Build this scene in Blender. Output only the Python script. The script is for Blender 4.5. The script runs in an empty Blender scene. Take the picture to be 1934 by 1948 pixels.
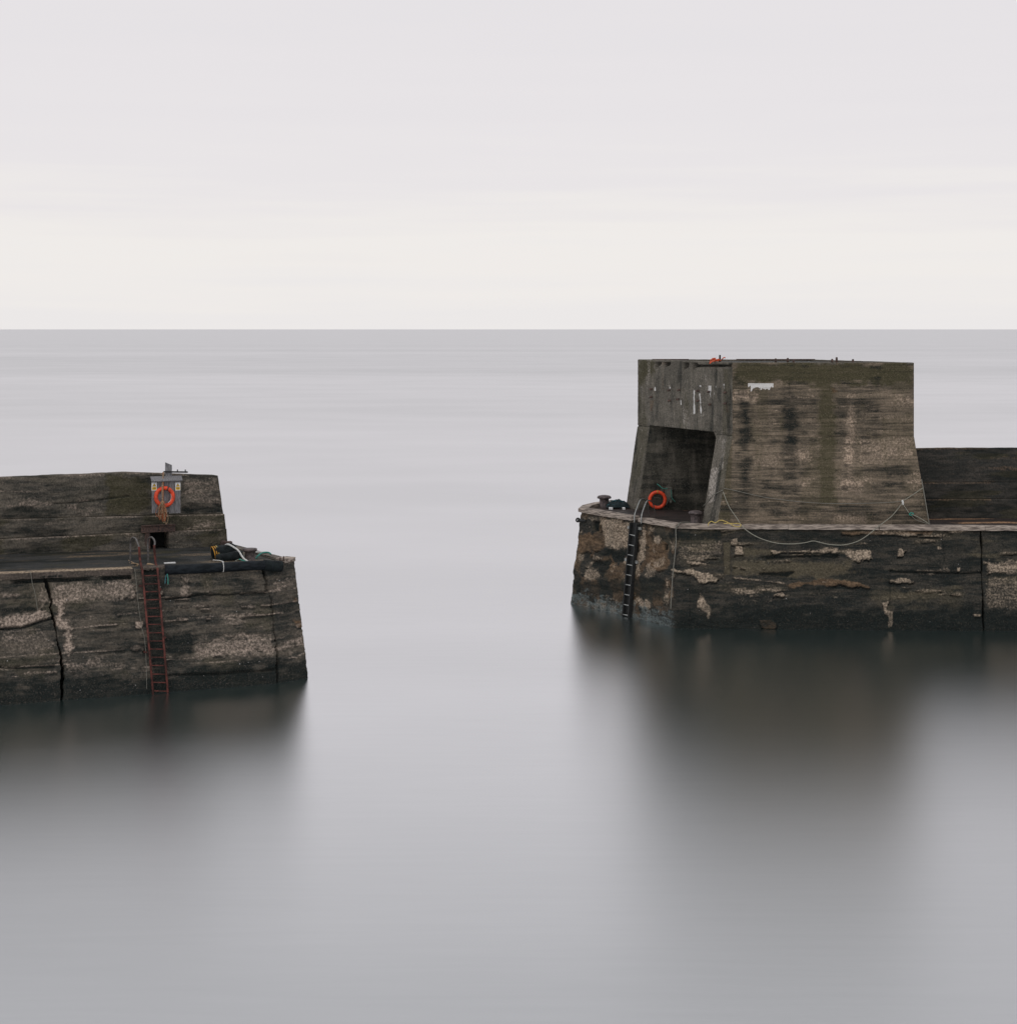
import bpy, bmesh, math, random
import numpy as np
from mathutils import Vector, Matrix

random.seed(7)
RNG = np.random.default_rng(11)
scene = bpy.context.scene
COL = scene.collection
R = math.radians

# ------------------------------------------------------------------ camera
EYE = 12.0                     # eye height above the sea, metres
FPX = 3190.0                   # focal length in photo pixels (photo 1934 wide)
CX, HY = 967.0, 626.0          # optical axis column, horizon row
cam = bpy.data.cameras.new('camera')
cam.sensor_fit = 'HORIZONTAL'
cam.sensor_width = 36.0
cam.lens = FPX / 1934.0 * 36.0
cam.shift_y = -(974.0 - HY) / 1934.0
cam.clip_start = 0.5
cam.clip_end = 200000.0
cam_ob = bpy.data.objects.new('camera', cam)
cam_ob.location = (0, 0, EYE)
cam_ob.rotation_euler = (R(90), 0, 0)
COL.objects.link(cam_ob)
scene.camera = cam_ob

# ------------------------------------------------------------------ exposure
scene.view_settings.view_transform = 'Standard'
scene.view_settings.look = 'None'
scene.view_settings.gamma = 1.0
scene.view_settings.exposure = 0.0
scene.view_settings.use_curve_mapping = False
scene.render.filter_size = 1.15
scene.cycles.max_bounces = 6
scene.cycles.sample_clamp_indirect = 4.0

# ------------------------------------------------------------------ sky
SUN_EL, SUN_AZ = R(48), R(200)
world = bpy.data.worlds.new('World')
scene.world = world
world.use_nodes = True
wt = world.node_tree
wt.nodes.clear()


def N(t, kind, **kw):
    n = t.nodes.new(kind)
    for k, v in kw.items():
        setattr(n, k, v)
    return n


def srgb(r, g, b):
    f = lambda c: (c / 255.0) / 12.92 if c <= 10 else ((c / 255.0 + 0.055) / 1.055) ** 2.4
    return (f(r), f(g), f(b), 1.0)


w_out = N(wt, 'ShaderNodeOutputWorld')
w_sky = N(wt, 'ShaderNodeTexSky', sky_type='NISHITA', sun_disc=False)
w_sky.sun_elevation, w_sky.sun_rotation = SUN_EL, SUN_AZ
w_b1 = N(wt, 'ShaderNodeBackground')
w_b1.inputs['Strength'].default_value = 0.1
wt.links.new(w_sky.outputs[0], w_b1.inputs['Color'])
w_tc = N(wt, 'ShaderNodeTexCoord')
w_sep = N(wt, 'ShaderNodeSeparateXYZ')
wt.links.new(w_tc.outputs['Generated'], w_sep.inputs[0])
# a closed sheet of cloud: long flat bands low down, even grey above
w_map = N(wt, 'ShaderNodeMapping')
w_map.inputs['Scale'].default_value = (1.8, 1.8, 30.0)
wt.links.new(w_tc.outputs['Generated'], w_map.inputs[0])
w_no = N(wt, 'ShaderNodeTexNoise')
w_no.inputs['Scale'].default_value = 2.2
w_no.inputs['Detail'].default_value = 4.0
w_no.inputs['Roughness'].default_value = 0.5
wt.links.new(w_map.outputs[0], w_no.inputs['Vector'])
w_off = N(wt, 'ShaderNodeMath', operation='MULTIPLY_ADD')
w_off.inputs[1].default_value = 0.13
w_off.inputs[2].default_value = -0.065
wt.links.new(w_no.outputs['Fac'], w_off.inputs[0])
w_add = N(wt, 'ShaderNodeMath', operation='ADD')
wt.links.new(w_sep.outputs['Z'], w_add.inputs[0])
wt.links.new(w_off.outputs[0], w_add.inputs[1])
w_ramp = N(wt, 'ShaderNodeValToRGB')
cr = w_ramp.color_ramp
cr.interpolation = 'B_SPLINE'
stops = [(0.0, srgb(236, 233, 233)), (0.035, srgb(241, 237, 234)), (0.060, srgb(240, 236, 233)), (0.095, srgb(233, 229, 231)),
         (0.20, srgb(231, 227, 229)), (0.45, srgb(228, 227, 230)), (1.0, srgb(234, 234, 238))]
cr.elements[0].position, cr.elements[0].color = stops[0]
cr.elements[1].position, cr.elements[1].color = stops[-1]
for p, c in stops[1:-1]:
    e = cr.elements.new(p)
    e.color = c
wt.links.new(w_add.outputs[0], w_ramp.inputs[0])
w_b2 = N(wt, 'ShaderNodeBackground')
w_b2.inputs['Strength'].default_value = 1.0
wt.links.new(w_ramp.outputs[0], w_b2.inputs['Color'])
w_mix = N(wt, 'ShaderNodeMixShader')
w_mix.inputs[0].default_value = 0.975
wt.links.new(w_b1.outputs[0], w_mix.inputs[1])
wt.links.new(w_b2.outputs[0], w_mix.inputs[2])
wt.links.new(w_mix.outputs[0], w_out.inputs[0])

# ------------------------------------------------------------------ sun behind cloud
sun = bpy.data.lights.new('sun', 'SUN')
sun.energy = 0.5
sun.angle = R(50)
sun.color = (1.0, 0.955, 0.89)
sun_ob = bpy.data.objects.new('sun', sun)
# azimuth measured from +Y clockwise, as the sky texture does
sd = Vector((math.sin(SUN_AZ) * math.cos(SUN_EL), math.cos(SUN_AZ) * math.cos(SUN_EL), math.sin(SUN_EL)))
sun_ob.rotation_euler = sd.to_track_quat('Z', 'Y').to_euler()
sun_ob.location = sd * 200
COL.objects.link(sun_ob)

# ------------------------------------------------------------------ numpy noise


def _hash(ix, iy, seed):
    h = (ix.astype(np.int64) * 374761393 + iy.astype(np.int64) * 668265263 + seed * 1442695041) & 0x7fffffff
    h = ((h ^ (h >> 13)) * 1274126177) & 0x7fffffff
    h = (h ^ (h >> 16)) & 0xffff
    return h / 65535.0


def vnoise(x, y, seed=0):
    ix, iy = np.floor(x), np.floor(y)
    fx, fy = x - ix, y - iy
    fx, fy = fx * fx * fx * (fx * (fx * 6 - 15) + 10), fy * fy * fy * (fy * (fy * 6 - 15) + 10)
    a, b = _hash(ix, iy, seed), _hash(ix + 1, iy, seed)
    c, d = _hash(ix, iy + 1, seed), _hash(ix + 1, iy + 1, seed)
    return (a * (1 - fx) + b * fx) * (1 - fy) + (c * (1 - fx) + d * fx) * fy


def fbm(x, y, seed=0, octaves=4, gain=0.5):
    s, a, t = 0.0, 1.0, 0.0
    for i in range(octaves):
        s = s + a * vnoise(x * 2 ** i + 17.3 * i, y * 2 ** i - 9.1 * i, seed + i * 31)
        t += a
        a *= gain
    return s / t          # 0..1, mean 0.5


def sstep(a, b, x):
    t = np.clip((x - a) / (b - a), 0, 1)
    return t * t * (3 - 2 * t)


# ------------------------------------------------------------------ materials
MATS = {}


def mixc(t, fac, a, b, blend='MIX'):
    m = N(t, 'ShaderNodeMix', data_type='RGBA', blend_type=blend)
    for sock, v in ((m.inputs[0], fac), (m.inputs[6], a), (m.inputs[7], b)):
        if isinstance(v, bpy.types.NodeSocket):
            t.links.new(v, sock)
        elif isinstance(v, (int, float)):
            sock.default_value = v
        else:
            sock.default_value = (*v[:3], 1)
    return m.outputs[2]


def maprange(t, v, a, b, c=0.0, d=1.0, smooth=True):
    m = N(t, 'ShaderNodeMapRange', interpolation_type='SMOOTHSTEP' if smooth else 'LINEAR')
    t.links.new(v, m.inputs[0])
    for i, x in zip((1, 2, 3, 4), (a, b, c, d)):
        m.inputs[i].default_value = x
    return m.outputs[0]


def math2(t, op, a, b):
    m = N(t, 'ShaderNodeMath', operation=op)
    for sock, v in ((m.inputs[0], a), (m.inputs[1], b)):
        if isinstance(v, bpy.types.NodeSocket):
            t.links.new(v, sock)
        else:
            sock.default_value = v
    return m.outputs[0]


def noise(t, vec, scale, detail=3, rough=0.55, stretch=None):
    if stretch:
        mp = N(t, 'ShaderNodeMapping')
        mp.inputs['Scale'].default_value = stretch
        t.links.new(vec, mp.inputs[0])
        vec = mp.outputs[0]
    n = N(t, 'ShaderNodeTexNoise')
    n.inputs['Scale'].default_value = scale
    n.inputs['Detail'].default_value = detail
    n.inputs['Roughness'].default_value = rough
    t.links.new(vec, n.inputs['Vector'])
    return n.outputs['Fac']


def new_mat(name):
    m = bpy.data.materials.new(name)
    m.use_nodes = True
    t = m.node_tree
    p = t.nodes['Principled BSDF']
    MATS[name] = m
    return m, t, p


def concrete(name, base_a, base_b, pale, dark=(0.0105, 0.0140, 0.0135), moss=(0.058, 0.053, 0.030),
             rust=(0.15, 0.092, 0.053), grain=1.0, speck=0.5, rough=0.85, bump=0.5, grainway=(0.6, 0.6, 3.6)):
    """weathered mass concrete: attribute 'stain' = pale, dark (stain and painted shade), moss; 'stain2' = white, barnacle, ochre"""
    m, t, p = new_mat(name)
    vec = N(t, 'ShaderNodeTexCoord').outputs['Object']
    a1 = N(t, 'ShaderNodeAttribute', attribute_name='stain')
    a2 = N(t, 'ShaderNodeAttribute', attribute_name='stain2')
    s1, s2 = N(t, 'ShaderNodeSeparateColor'), N(t, 'ShaderNodeSeparateColor')
    t.links.new(a1.outputs['Color'], s1.inputs[0])
    t.links.new(a2.outputs['Color'], s2.inputs[0])
    fine = noise(t, vec, 13.0, 5, 0.66)
    mid = noise(t, vec, 3.0, 5, 0.62, (1, 1, 2.6))
    big = noise(t, vec, 0.9, 3, 0.55, (0.6, 0.6, 1.6))
    gr = noise(t, vec, 21.0, 2, 0.7)
    lay = noise(t, vec, 2.0, 5, 0.66, grainway)
    edge = math2(t, 'SUBTRACT', math2(t, 'ADD', math2(t, 'MULTIPLY', fine, 0.30), math2(t, 'ADD', math2(t, 'MULTIPLY', mid, 0.28), math2(t, 'MULTIPLY', lay, 0.42))), 0.5)
    c = mixc(t, maprange(t, math2(t, 'ADD', math2(t, 'MULTIPLY', big, 0.35), math2(t, 'MULTIPLY', lay, 0.65)), 0.38, 0.60), base_a, base_b)

    def mask(sock, k=1.5, lo=0.18, hi=0.92):
        return maprange(t, math2(t, 'ADD', sock, math2(t, 'MULTIPLY', edge, k)), lo, hi)
    worn = maprange(t, mid, 0.38, 0.62, 0.25, 1.0)
    hi = math2(t, 'MULTIPLY', maprange(t, gr, 0.50, 0.68), worn)
    lo = math2(t, 'MULTIPLY', maprange(t, gr, 0.34, 0.50, 1.0, 0.0), worn)
    pale_v = mixc(t, maprange(t, fine, 0.38, 0.62), tuple(x * 0.60 for x in pale), tuple(x * 1.12 for x in pale))
    c = mixc(t, mask(s1.outputs['Blue'], 1.2, 0.15, 1.1), c, moss)
    c = mixc(t, mask(s2.outputs['Blue'], 1.6), c, mixc(t, maprange(t, mid, 0.4, 0.6), rust, tuple(x * 0.55 for x in rust)))
    c = mixc(t, mask(s1.outputs['Red'], 2.6, 0.20, 1.10), c, pale_v)
    c = mixc(t, mask(s1.outputs['Green'], 2.0, 0.10, 1.15), c, dark)
    c = mixc(t, mask(s2.outputs['Green'], 2.2, 0.35, 0.85), c, (0.105, 0.125, 0.125))
    # exposed aggregate: light grains and dark pits
    c = mixc(t, math2(t, 'MULTIPLY', hi, speck), c, mixc(t, 0.5, c, pale))
    c = mixc(t, math2(t, 'MULTIPLY', lo, 0.62 * grain), c, mixc(t, 0.25, dark, c))
    vb = maprange(t, fine, 0.32, 0.68, 1 - 0.36 * grain, 1 + 0.36 * grain, False)
    vv = N(t, 'ShaderNodeVectorMath', operation='SCALE')
    t.links.new(c, vv.inputs[0])
    t.links.new(vb, vv.inputs['Scale'])
    c = mixc(t, mask(s2.outputs['Red'], 1.5, 0.40, 0.85), vv.outputs[0], mixc(t, fine, (0.42, 0.41, 0.39), (0.74, 0.73, 0.72)))
    t.links.new(c, p.inputs['Base Color'])
    p.inputs['Roughness'].default_value = rough
    p.inputs['Specular IOR Level'].default_value = 0.08
    b = N(t, 'ShaderNodeBump')
    b.inputs['Strength'].default_value = bump
    b.inputs['Distance'].default_value = 0.05
    t.links.new(math2(t, 'ADD', math2(t, 'MULTIPLY', gr, 0.6), mid), b.inputs['Height'])
    t.links.new(b.outputs[0], p.inputs['Normal'])
    return m


def simple(name, col, rough=0.6, metal=0.0, var=0.35, scale=12.0, bump=0.15, col2=None, spec=0.4, stretch=None):
    m, t, p = new_mat(name)
    vec = N(t, 'ShaderNodeTexCoord').outputs['Object']
    n1 = noise(t, vec, scale, 4, 0.6, stretch)
    c2 = col2 or tuple(max(0.0, x * (1 - var)) for x in col)
    c1 = tuple(x * (1 + var * 0.5) for x in col)
    t.links.new(mixc(t, maprange(t, n1, 0.36, 0.64), c2, c1), p.inputs['Base Color'])
    p.inputs['Roughness'].default_value = rough
    p.inputs['Metallic'].default_value = metal
    p.inputs['Specular IOR Level'].default_value = spec
    if bump:
        b = N(t, 'ShaderNodeBump')
        b.inputs['Strength'].default_value = bump
        b.inputs['Distance'].default_value = 0.01
        t.links.new(n1, b.inputs['Height'])
        t.links.new(b.outputs[0], p.inputs['Normal'])
    return m


PALE = (0.31, 0.250, 0.205)
concrete('tower_concrete', (0.198, 0.158, 0.117), (0.088, 0.074, 0.056), (0.40, 0.31, 0.235), grain=0.75, speck=0.38, grainway=(0.40, 0.40, 6.5))
concrete('tower_side_concrete', (0.152, 0.138, 0.115), (0.100, 0.092, 0.077), (0.34, 0.31, 0.275), grain=0.9, speck=0.5, grainway=(1.7, 1.7, 0.45))
concrete('pier_concrete', (0.100, 0.086, 0.069), (0.029, 0.030, 0.027), PALE, grain=0.9, speck=0.30)
concrete('right_pier_concrete', (0.052, 0.047, 0.039), (0.016, 0.019, 0.0185), (0.33, 0.265, 0.20), moss=(0.086, 0.074, 0.051), rust=(0.15, 0.100, 0.062), grain=1.0, speck=0.18)
concrete('parapet_concrete', (0.125, 0.110, 0.090), (0.044, 0.044, 0.039), PALE, grain=0.9, speck=0.32)
concrete('dark_parapet_concrete', (0.064, 0.059, 0.052), (0.032, 0.034, 0.032), (0.22, 0.15, 0.10), grain=0.8, speck=0.2)
concrete('deck_concrete', (0.050, 0.050, 0.048), (0.034, 0.036, 0.036), (0.20, 0.15, 0.10), grain=0.7, speck=0.25, rough=0.6)
concrete('wet_deck_concrete', (0.055, 0.044, 0.040), (0.032, 0.028, 0.028), (0.42, 0.25, 0.145), grain=0.7, speck=0.2, rough=0.6)
concrete('coping_concrete', (0.100, 0.082, 0.070), (0.065, 0.055, 0.047), (0.36, 0.28, 0.20), grain=0.8, speck=0.4)
simple('timber', (0.32, 0.272, 0.232), 0.85, 0, 0.35, 3.0, 0.3, (0.13, 0.108, 0.094), 0.1, (0.8, 0.8, 6))
simple('grey_board', (0.21, 0.205, 0.21), 0.85, 0, 0.4, 9.0, 0.3, (0.105, 0.105, 0.112), 0.2, (6, 6, 0.6))
simple('old_beam', (0.14, 0.12, 0.10), 0.9, 0, 0.5, 6.0, 0.3, (0.05, 0.045, 0.04), 0.2)
simple('buoy_orange', (0.74, 0.070, 0.020), 0.5, 0, 0.18, 7.0, 0.08, (0.50, 0.050, 0.018))
simple('buoy_band', (0.45, 0.20, 0.03), 0.6)
simple('red_steel', (0.100, 0.034, 0.028), 0.75, 0.0, 0.55, 5.0, 0.3, (0.050, 0.024, 0.021), 0.1)
simple('rusty_steel', (0.10, 0.062, 0.05), 0.8, 0.1, 0.5, 14.0, 0.4, (0.045, 0.034, 0.032))
simple('grey_steel', (0.12, 0.112, 0.108), 0.55, 0.3, 0.4, 12.0, 0.2)
simple('galvanised_steel', (0.30, 0.31, 0.30), 0.45, 0.4, 0.3, 12.0, 0.1)
simple('black_steel', (0.011, 0.012, 0.012), 0.7, 0.0, 0.4, 12.0, 0.2)
simple('iron', (0.105, 0.082, 0.080), 0.62, 0.2, 0.45, 10.0, 0.4, (0.050, 0.042, 0.042))
simple('black_rubber', (0.010, 0.013, 0.016), 0.62, 0, 0.5, 3.5, 0.25, (0.004, 0.006, 0.008), 0.14, (1, 1, 3))
simple('rubber_mat', (0.010, 0.014, 0.015), 0.7, 0, 0.5, 5.0, 0.4, (0.005, 0.007, 0.008), 0.14)
simple('white_rope', (0.60, 0.60, 0.58), 0.9, 0, 0.3, 40.0, 0.4)
simple('grey_rope', (0.17, 0.165, 0.14), 0.9, 0, 0.3, 40.0, 0.4)
simple('pale_rope', (0.25, 0.245, 0.20), 0.9, 0, 0.3, 40.0, 0.4)
simple('yellow_rope', (0.50, 0.38, 0.12), 0.9, 0, 0.35, 30.0, 0.3)
simple('amber_rope', (0.55, 0.27, 0.03), 0.8, 0, 0.3, 30.0, 0.3)
simple('orange_twine', (0.34, 0.115, 0.05), 0.9, 0, 0.4, 30.0, 0.3)
simple('tan_twine', (0.34, 0.24, 0.15), 0.9, 0, 0.4, 30.0, 0.3)
simple('green_rope', (0.05, 0.25, 0.20), 0.85, 0, 0.4, 30.0, 0.3)
simple('teal_rope', (0.035, 0.12, 0.14), 0.85, 0, 0.4, 30.0, 0.3)
simple('net', (0.010, 0.022, 0.026), 0.9, 0, 0.5, 18.0, 0.5)
simple('white_paint', (0.75, 0.75, 0.74), 0.5, 0, 0.08, 8.0, 0.0)
simple('sign_yellow', (0.72, 0.44, 0.02), 0.5, 0, 0.08, 8.0, 0.0)
simple('sign_black', (0.03, 0.025, 0.02), 0.5, 0, 0.08, 8.0, 0.0)
simple('orange_net', (0.62, 0.10, 0.035), 0.8, 0, 0.4, 30.0, 0.3)
simple('core_concrete', (0.018, 0.020, 0.019), 0.95, 0, 0.3, 4.0, 0.3)


def water_mat():
    m, t, p = new_mat('sea_water')
    t.nodes.remove(p)
    out = [n for n in t.nodes if n.type == 'OUTPUT_MATERIAL'][0]
    geo = N(t, 'ShaderNodeNewGeometry')
    pos = geo.outputs['Position']
    # long slicks and wind lanes lying along the shore
    lane = noise(t, pos, 1.0, 2, 0.4, (0.0010, 0.0045, 1))
    lanes = lane
    lw = N(t, 'ShaderNodeLayerWeight')
    lw.inputs['Blend'].default_value = 0.5
    # how much of the sky the wave-smoothed surface gives back at each slant
    rp = N(t, 'ShaderNodeValToRGB')
    rp.color_ramp.interpolation = 'B_SPLINE'
    rp.color_ramp.elements[0].position, rp.color_ramp.elements[1].position = 0.0, 1.0
    els = [rp.color_ramp.elements[0]] + [rp.color_ramp.elements.new(x) for x, _ in WATER['f'][1:-1]] + [rp.color_ramp.elements[-1]]
    els = sorted(rp.color_ramp.elements, key=lambda q: q.position)
    for e, (x, v) in zip(els, WATER['f']):
        e.position, e.color = x, (v, v, v, 1)
    t.links.new(lw.outputs['Facing'], rp.inputs[0])
    f = rp.outputs[0]
    ln = N(t, 'ShaderNodeVectorMath', operation='LENGTH')
    t.links.new(pos, ln.inputs[0])
    near = maprange(t, ln.outputs['Value'], 350.0, 1600.0, 1.0, 0.0)
    f = math2(t, 'ADD', f, math2(t, 'MULTIPLY', maprange(t, lanes, 0.36, 0.64, -0.065, 0.065, False), near))
    gl = N(t, 'ShaderNodeBsdfAnisotropic', distribution='BECKMANN')
    gl.inputs['Color'].default_value = WATER['tint']
    gl.inputs['Roughness'].default_value = WATER['rough']
    df = N(t, 'ShaderNodeBsdfDiffuse')
    df.inputs['Color'].default_value = WATER['deep']
    ripple = noise(t, pos, 1.0, 2, 0.6, (2.2, 13.0, 1))
    b = N(t, 'ShaderNodeBump')
    b.inputs['Strength'].default_value = 0.14
    b.inputs['Distance'].default_value = 0.012
    t.links.new(ripple, b.inputs['Height'])
    t.links.new(b.outputs[0], gl.inputs['Normal'])
    mx = N(t, 'ShaderNodeMixShader')
    swell = noise(t, pos, 1.0, 3, 0.6, (0.30, 3.4, 1))
    f = math2(t, 'ADD', f, maprange(t, swell, 0.3, 0.7, -0.010, 0.010, False))
    broad = noise(t, pos, 1.0, 2, 0.5, (0.035, 0.07, 1))
    f = math2(t, 'ADD', f, maprange(t, broad, 0.35, 0.65, -0.02, 0.02, False))
    t.links.new(f, mx.inputs[0])
    t.links.new(df.outputs[0], mx.inputs[1])
    t.links.new(gl.outputs[0], mx.inputs[2])
    t.links.new(mx.outputs[0], out.inputs[0])
    return m


WATER = dict(f=((0.55, 0.53), (0.68, 0.70), (0.78, 0.86), (0.88, 0.935), (0.93, 0.90), (0.955, 0.84), (0.98, 0.785), (1.0, 0.76)), tint=(0.928, 0.926, 0.946, 1), rough=0.30, deep=(0.036, 0.064, 0.059, 1))
water_mat()

# ------------------------------------------------------------------ objects and naming


def tag(o, label=None, cat=None, group=None, kind=None):
    if label: o['label'] = label
    if cat: o['category'] = cat
    if group: o['group'] = group
    if kind: o['kind'] = kind
    return o


def thing(name, loc, label, cat, group=None):
    o = bpy.data.objects.new(name, None)
    o.empty_display_size = 0.3
    o.location = loc
    COL.objects.link(o)
    return tag(o, label, cat, group)


def origin_of(o):
    v = Vector((0, 0, 0))
    while o is not None:
        v += o.location
        o = o.parent
    return v


def worn_arris(o):
    """pale worn stone along the top of a strip: a stain mask on its two top edges"""
    me = o.data
    a = me.attributes.new('stain', 'FLOAT_COLOR', 'POINT')
    for i, d in enumerate(a.data):
        d.color = (0.9 if i % 5 in (2, 3) else 0.0, 0, 0, 0)
    return o


def link_mesh(name, me, material, parent=None, base=None):
    """vertices are in world metres; the object's origin is its parent's (or the given base point)"""
    o = bpy.data.objects.new(name, me)
    org = origin_of(parent) if parent is not None else Vector(base or (0, 0, 0))
    if org.length > 0:
        me.transform(Matrix.Translation(-org))
    if parent is not None:
        o.parent = parent
    else:
        o.location = org
    me.materials.append(MATS[material])
    COL.objects.link(o)
    return o


def from_bm(name, bm, material, parent=None, base=None, smooth=False):
    me = bpy.data.meshes.new(name)
    bmesh.ops.recalc_face_normals(bm, faces=bm.faces)
    bm.to_mesh(me)
    bm.free()
    if smooth:
        me.polygons.foreach_set('use_smooth', [True] * len(me.polygons))
    return link_mesh(name, me, material, parent, base)


def obox(bm, c, half, ax=None, bevel=0.0):
    """box with centre c, half sizes, along axes ax (3 vectors)"""
    ax = ax or (Vector((1, 0, 0)), Vector((0, 1, 0)), Vector((0, 0, 1)))
    c = Vector(c)
    vs = []
    for k in (-1, 1):
        for j in (-1, 1):
            for i in (-1, 1):
                vs.append(bm.verts.new(c + ax[0] * (i * half[0]) + ax[1] * (j * half[1]) + ax[2] * (k * half[2])))
    fs = [bm.faces.new([vs[q] for q in f]) for f in
          ((0, 2, 3, 1), (4, 5, 7, 6), (0, 1, 5, 4), (2, 6, 7, 3), (0, 4, 6, 2), (1, 3, 7, 5))]
    if bevel:
        es = list({e for f in fs for e in f.edges})
        bmesh.ops.bevel(bm, geom=es, offset=bevel, segments=2, affect='EDGES', profile=0.6)
    return bm


def prism(bm, pts, h):
    """closed polygon of 3-D points swept along vector h"""
    h = Vector(h)
    a = [bm.verts.new(p) for p in pts]
    b = [bm.verts.new(Vector(p) + h) for p in pts]
    n = len(pts)
    bm.faces.new(a)
    bm.faces.new(b[::-1])
    for i in range(n):
        bm.faces.new((a[i], a[(i + 1) % n], b[(i + 1) % n], b[i]))
    return bm


def lathe(bm, c, prof, seg=24):
    c = Vector(c)
    rings = []
    for r, z in prof:
        if r < 1e-5:
            rings.append([bm.verts.new(c + Vector((0, 0, z)))])
        else:
            rings.append([bm.verts.new(c + Vector((r * math.cos(2 * math.pi * k / seg), r * math.sin(2 * math.pi * k / seg), z)))
                          for k in range(seg)])
    for a, b in zip(rings, rings[1:]):
        for k in range(seg):
            q = (k + 1) % seg
            if len(a) == 1 and len(b) == 1: continue
            if len(a) == 1: bm.faces.new((a[0], b[q], b[k]))
            elif len(b) == 1: bm.faces.new((a[k], a[q], b[0]))
            else: bm.faces.new((a[k], a[q], b[q], b[k]))
    return bm


def smooth_path(pts, sub=6, closed=False):
    pts = [Vector(p) for p in pts]
    n = len(pts)
    if sub <= 1 or n < 3: return pts
    out = []
    rng = range(n) if closed else range(n - 1)
    for i in rng:
        g = (lambda k: pts[k % n]) if closed else (lambda k: pts[min(max(k, 0), n - 1)])
        p0, p1, p2, p3 = g(i - 1), g(i), g(i + 1), g(i + 2)
        for s in range(sub):
            t = s / sub
            out.append(0.5 * ((2 * p1) + (p2 - p0) * t + (2 * p0 - 5 * p1 + 4 * p2 - p3) * t * t
                              + (3 * p1 - p0 - 3 * p2 + p3) * t ** 3))
    if not closed: out.append(pts[-1])
    return out


def tube(bm, pts, r, seg=8, sub=6, closed=False, caps=True, taper=None):
    p = smooth_path(pts, sub, closed)
    n = len(p)
    up = None
    rings = []
    for i in range(n):
        a = p[(i - 1) % n] if closed else p[max(i - 1, 0)]
        b = p[(i + 1) % n] if closed else p[min(i + 1, n - 1)]
        d = (b - a)
        if d.length < 1e-9: d = Vector((0, 0, 1))
        d.normalize()
        if up is None:
            up = Vector((0, 0, 1)) if abs(d.z) < 0.9 else Vector((1, 0, 0))
        s = d.cross(up)
        if s.length < 1e-6: s = d.orthogonal()
        s.normalize()
        up = s.cross(d).normalized()
        rr = r(i / max(1, n - 1)) if callable(r) else r
        rings.append([bm.verts.new(p[i] + (s * math.cos(2 * math.pi * k / seg) + up * math.sin(2 * math.pi * k / seg)) * rr)
                      for k in range(seg)])
    m = n if closed else n - 1
    for i in range(m):
        a, b = rings[i], rings[(i + 1) % n]
        for k in range(seg):
            q = (k + 1) % seg
            bm.faces.new((a[k], a[q], b[q], b[k]))
    if caps and not closed:
        bm.faces.new(rings[0][::-1])
        bm.faces.new(rings[-1])
    return bm


def rope(name, pts, r, material, label=None, parent=None, sub=6, closed=False, seg=7, cat='rope', group=None):
    bm = tube(bmesh.new(), pts, r, seg, sub, closed)
    if parent is not None:
        return from_bm(name, bm, material, parent, smooth=True)
    o = from_bm(name, bm, material, None, tuple(pts[0]), smooth=True)
    return tag(o, label, cat, group)


# ------------------------------------------------------------------ survey: photo row and column to metres


def at(px, py, Y):
    """point at distance Y seen in column px, row py of the survey photograph"""
    return Vector(((px - CX) / FPX * Y, Y, EYE - (py - HY) / FPX * Y))


def on_level(px, py, z):
    return at(px, py, (EYE - z) * FPX / (py - HY))


# ------------------------------------------------------------------ walls: ruled surfaces with real relief


class Wall:
    """ruled surface between a bottom and a top polyline; u along, v up, in metres s and z"""

    def __init__(self, bottom, top, outward):
        self.b, self.t = np.array(bottom, float), np.array(top, float)
        mid = (self.b + self.t) / 2
        L = np.concatenate([[0], np.cumsum(np.linalg.norm(np.diff(mid, axis=0), axis=1))])
        self.len = L[-1]
        self.k = L / L[-1]
        self.out = np.array(outward, float)

    def pos(self, u, v):
        u = np.asarray(u, float)
        v = np.asarray(v, float)
        B = np.stack([np.interp(u, self.k, self.b[:, i]) for i in range(3)], -1)
        T = np.stack([np.interp(u, self.k, self.t[:, i]) for i in range(3)], -1)
        return B + (T - B) * v[..., None]

    def find(self, px, py):
        """(u, v) of the wall point seen at px, py"""
        u, v = 0.5, 0.5

        def pr(u, v):
            P = self.pos(u, v)
            return np.array([CX + P[0] / P[1] * FPX, HY + (EYE - P[2]) / P[1] * FPX])
        for _ in range(30):
            e = pr(u, v) - (px, py)
            if abs(e).max() < 0.01: break
            d = 1e-3
            J = np.stack([(pr(u + d, v) - pr(u - d, v)) / (2 * d), (pr(u, v + d) - pr(u, v - d)) / (2 * d)], 1)
            s = np.linalg.lstsq(J, e, rcond=None)[0]
            s = np.clip(s, -0.3, 0.3)
            u, v = float(np.clip(u - s[0], -0.2, 1.2)), float(np.clip(v - s[1], -0.5, 1.5))
        return u, v

    def sz(self, px, py):
        u, v = self.find(px, py)
        return u * self.len, float(self.pos(u, v)[2])


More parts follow.
